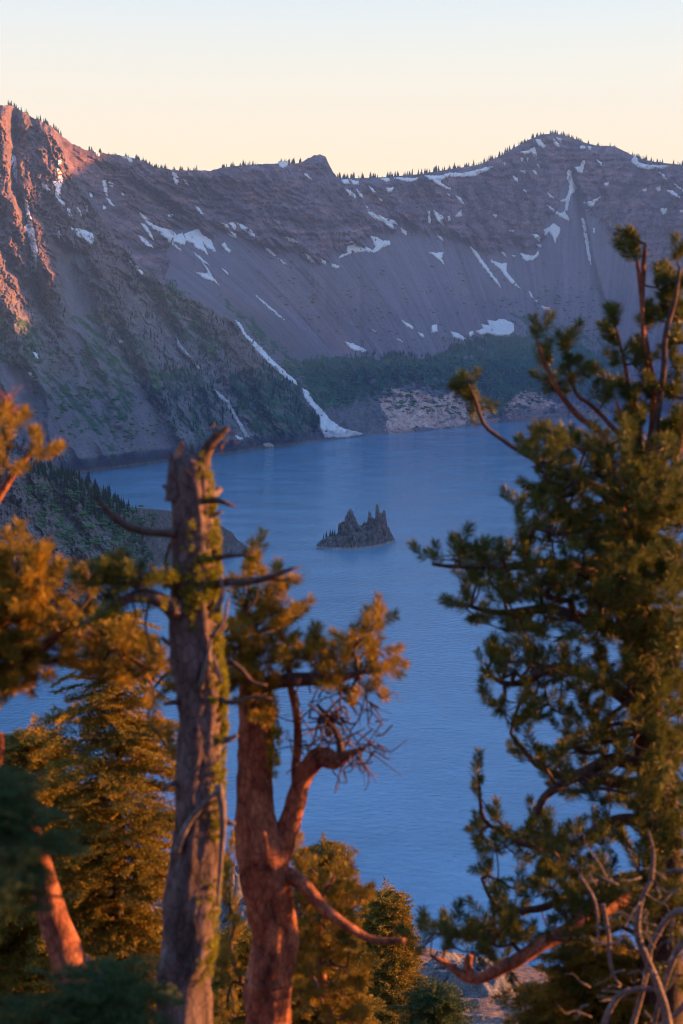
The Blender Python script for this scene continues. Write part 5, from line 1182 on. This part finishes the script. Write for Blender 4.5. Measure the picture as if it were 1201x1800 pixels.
spruce(170, 5.2, 1722, 2050, 400, 'fir_tree', 'dark green fir top spreading along the bottom left of the picture', 'fir tree', 9, M_DARKSPRUCE, wf=lambda f: min(.35 + 1.8 * f, 1.0), irregular=.6, dens=.8, size=.55, r0=.03)
spruce(570, 13.0, 1490, 1960, 150, 'spruce_tree', 'sunlit golden spruce just right of the orange lit trunk', 'spruce tree', 11, M_SPRUCE, wf=lambda f: min(.12 + 1.3 * f, 1.0), r0=.05)
BIGS = [spray(30 + i, L=.80, side=7, nl=.075, w=.03, dens=.40) for i in range(3)]
spruce(676, 46.0, 1576, 1850, 112, 'conifer', 'small sharp green conifer on the gravel slope, in focus at bottom centre', 'conifer', 12, M_SPRUCE, temps=BIGS, size=1.0, wf=lambda f: min(.16 + 1.15 * f, 1.0), r0=.12, dens=1.0)
spruce(425, 20.0, 1640, 1960, 170, 'spruce_tree', 'sunlit golden spruce top in the gap between the grey snag and the orange lit trunk', 'spruce tree', 13, M_SPRUCE, wf=lambda f: min(.2 + 1.3 * f, 1.0), size=1.2, r0=.05)
spruce(1050, 9.5, 1665, 2000, 330, 'fir_tree', 'green fir top spreading beneath the big pine at bottom right', 'fir tree', 14, M_SPRUCE, wf=lambda f: min(.3 + 1.6 * f, 1.0), r0=.05)
spruce(765, 16, 1745, 1960, 110, 'fir_tree', 'low dim fir top at the bottom edge right of the sharp conifer', 'fir tree', 15, M_DARKSPRUCE, wf=lambda f: min(.3 + 1.6 * f, 1.0), size=1.1, r0=.04)
# leaning lit trunk at the lower left
fl_ = foot(150, 7.5)
lean = Tree('dead_tree', 'leaning bare trunk at the lower left, its right edge glowing orange', 'dead tree', fl_, 16)
lean.limb([fl_] + pp([(150, 1800), (124, 1700), (96, 1620), (76, 1545), (55, 1470), (30, 1380)], 7.5), [px2m(v, 7.5) / 2 for v in (90, 78, 66, 56, 48, 40, 22)], M_BARK_RED, 'trunk', 18, .16, 180, .04)
# pine shoots low beside the orange trunk
f17 = foot(600, 9.6)
p17 = Tree('pine_tree', 'young sunlit golden pine with loose shoots behind the low branch at bottom centre', 'pine tree', f17, 17)
p17.limb([f17] + pp([(590, 1900), (572, 1760), (560, 1660), (566, 1580), (590, 1540)], 9.6), [px2m(v, 9.6) for v in (14, 12, 10, 8, 6, 3)], M_BARK_RED, 'trunk', 9, .2, 190, .05)
s17 = cloud(p17.r, [(598, 1550, 9, 14, 3), (625, 1575, 14, 14, 5), (570, 1560, 18, 14, 5), (545, 1530, 14, 16, 4), (600, 1600, 26, 16, 6), (555, 1600, 24, 26, 8), (540, 1650, 22, 30, 9), (580, 1640, 24, 20, 6), (560, 1700, 34, 24, 10), (600, 1740, 30, 24, 9), (550, 1770, 30, 24, 9), (620, 1780, 26, 18, 6), (400, 1640, 14, 20, 4), (405, 1510, 12, 16, 4), (395, 1560, 14, 14, 4), (402, 1600, 12, 16, 3), (520, 1500, 10, 20, 4), (535, 1570, 20, 24, 7), (600, 1655, 24, 24, 8), (585, 1560, 20, 18, 6), (410, 1720, 20, 30, 8), (530, 1720, 24, 30, 9), (395, 1780, 20, 20, 6), (615, 1700, 20, 20, 6)], 9.6, .4)
p17.shoots(s17, foliage=TUFT, fmat=M_NEEDLE_LIT, scale=(.8, 1.1))
# boulders on the slope
def boulder(seed):
    r = np.random.default_rng(seed); n1, n2 = 26, 16; th, ph = np.meshgrid(np.linspace(0, math.pi, n2), np.linspace(0, 2 * math.pi, n1, endpoint=False), indexing='ij')
    x, y, z = np.sin(th) * np.cos(ph), np.sin(th) * np.sin(ph), np.cos(th)
    rad = 1.0
    d = np.stack([x, y, z], -1); R = np.full(x.shape, 1.25)
    for k in range(9):
        nn = norm(r.normal(0, 1, 3)); h = r.uniform(.62, .95); dt = d @ nn; R = np.where(dt > .05, np.minimum(R, h / np.maximum(dt, .05)), R)
    R = R * (1 + .06 * fbm(x * 3, y * 3, z * 3, o=3, seed=seed)); V = (d * R[..., None] * np.array([1, .85, .65])).reshape(-1, 3)
    i = np.arange(n2 - 1)[:, None] * n1; j = np.arange(n1)[None]; k = (j + 1) % n1
    return mesh_from('boulder', V, np.stack([i + j, i + n1 + j, i + n1 + k, i + k], -1).reshape(-1, 4), M_BOULDER, smooth=False)
M_BOULDER = mat_plain('grey_boulder', (.05, .058, .072), (.14, .14, .15), 2.5, .9, .05)
BM = [boulder(500 + i) for i in range(4)]
for k in range(60):
    px_ = rng.uniform(600, 900); Yb = rng.uniform(50, 90)
    if k < 18: px_ = rng.uniform(380, 450); Yb = rng.uniform(78, 91)
    elif k < 34: px_ = rng.uniform(780, 880); Yb = rng.uniform(54, 68)
    p = foot(px_, Yb); o = link('boulder', BM[k % 4]); s_ = rng.uniform(.12, .45) * (1.2 if k < 34 else .6); o.location = (p[0], p[1], p[2] + .15 + s_ * .3); o.scale = (s_, s_, s_); o.rotation_euler = (rng.uniform(0, 1), rng.uniform(0, 1), rng.uniform(0, 6))
    lab = 'grey boulder on the rocky ledge seen between the two big trunks' if k < 18 else ('grey boulder in the rocks at the lower right of the gravel slope' if k < 34 else 'loose stone on the pale gravel slope beside the sharp conifer')
    tag(o, lab, 'boulder' if k < 34 else 'stone', lab.replace('boulder', 'boulders', 1).replace('stone', 'stones', 1))
# ------------------------------------------------------------------ the air between
def make_haze():
    x0, x1, y0, y1, z0, z1 = -4700, 4700, -1700, 7200, -8, 1420
    V = [(x, y, z) for z in (z0, z1) for y in (y0, y1) for x in (x0, x1)]
    F = [(0, 2, 3, 1), (4, 5, 7, 6), (0, 1, 5, 4), (2, 6, 7, 3), (0, 4, 6, 2), (1, 3, 7, 5)]
    m = bpy.data.materials.new('haze'); m.use_nodes = True; nt = m.node_tree
    for n in list(nt.nodes): nt.nodes.remove(n)
    o = nt.nodes.new('ShaderNodeOutputMaterial'); v = nt.nodes.new('ShaderNodeVolumePrincipled')
    v.inputs['Density'].default_value = 0.000055
    v.inputs['Color'].default_value = (0.19, 0.45, 1.0, 1)
    v.inputs['Anisotropy'].default_value = 0.0
    nt.links.new(v.outputs[0], o.inputs['Volume'])
    tag(link('haze', mesh_from('haze', V, F, m, smooth=False)), kind='stuff', label='thin blue evening haze over the lake', cat='haze')
make_haze()
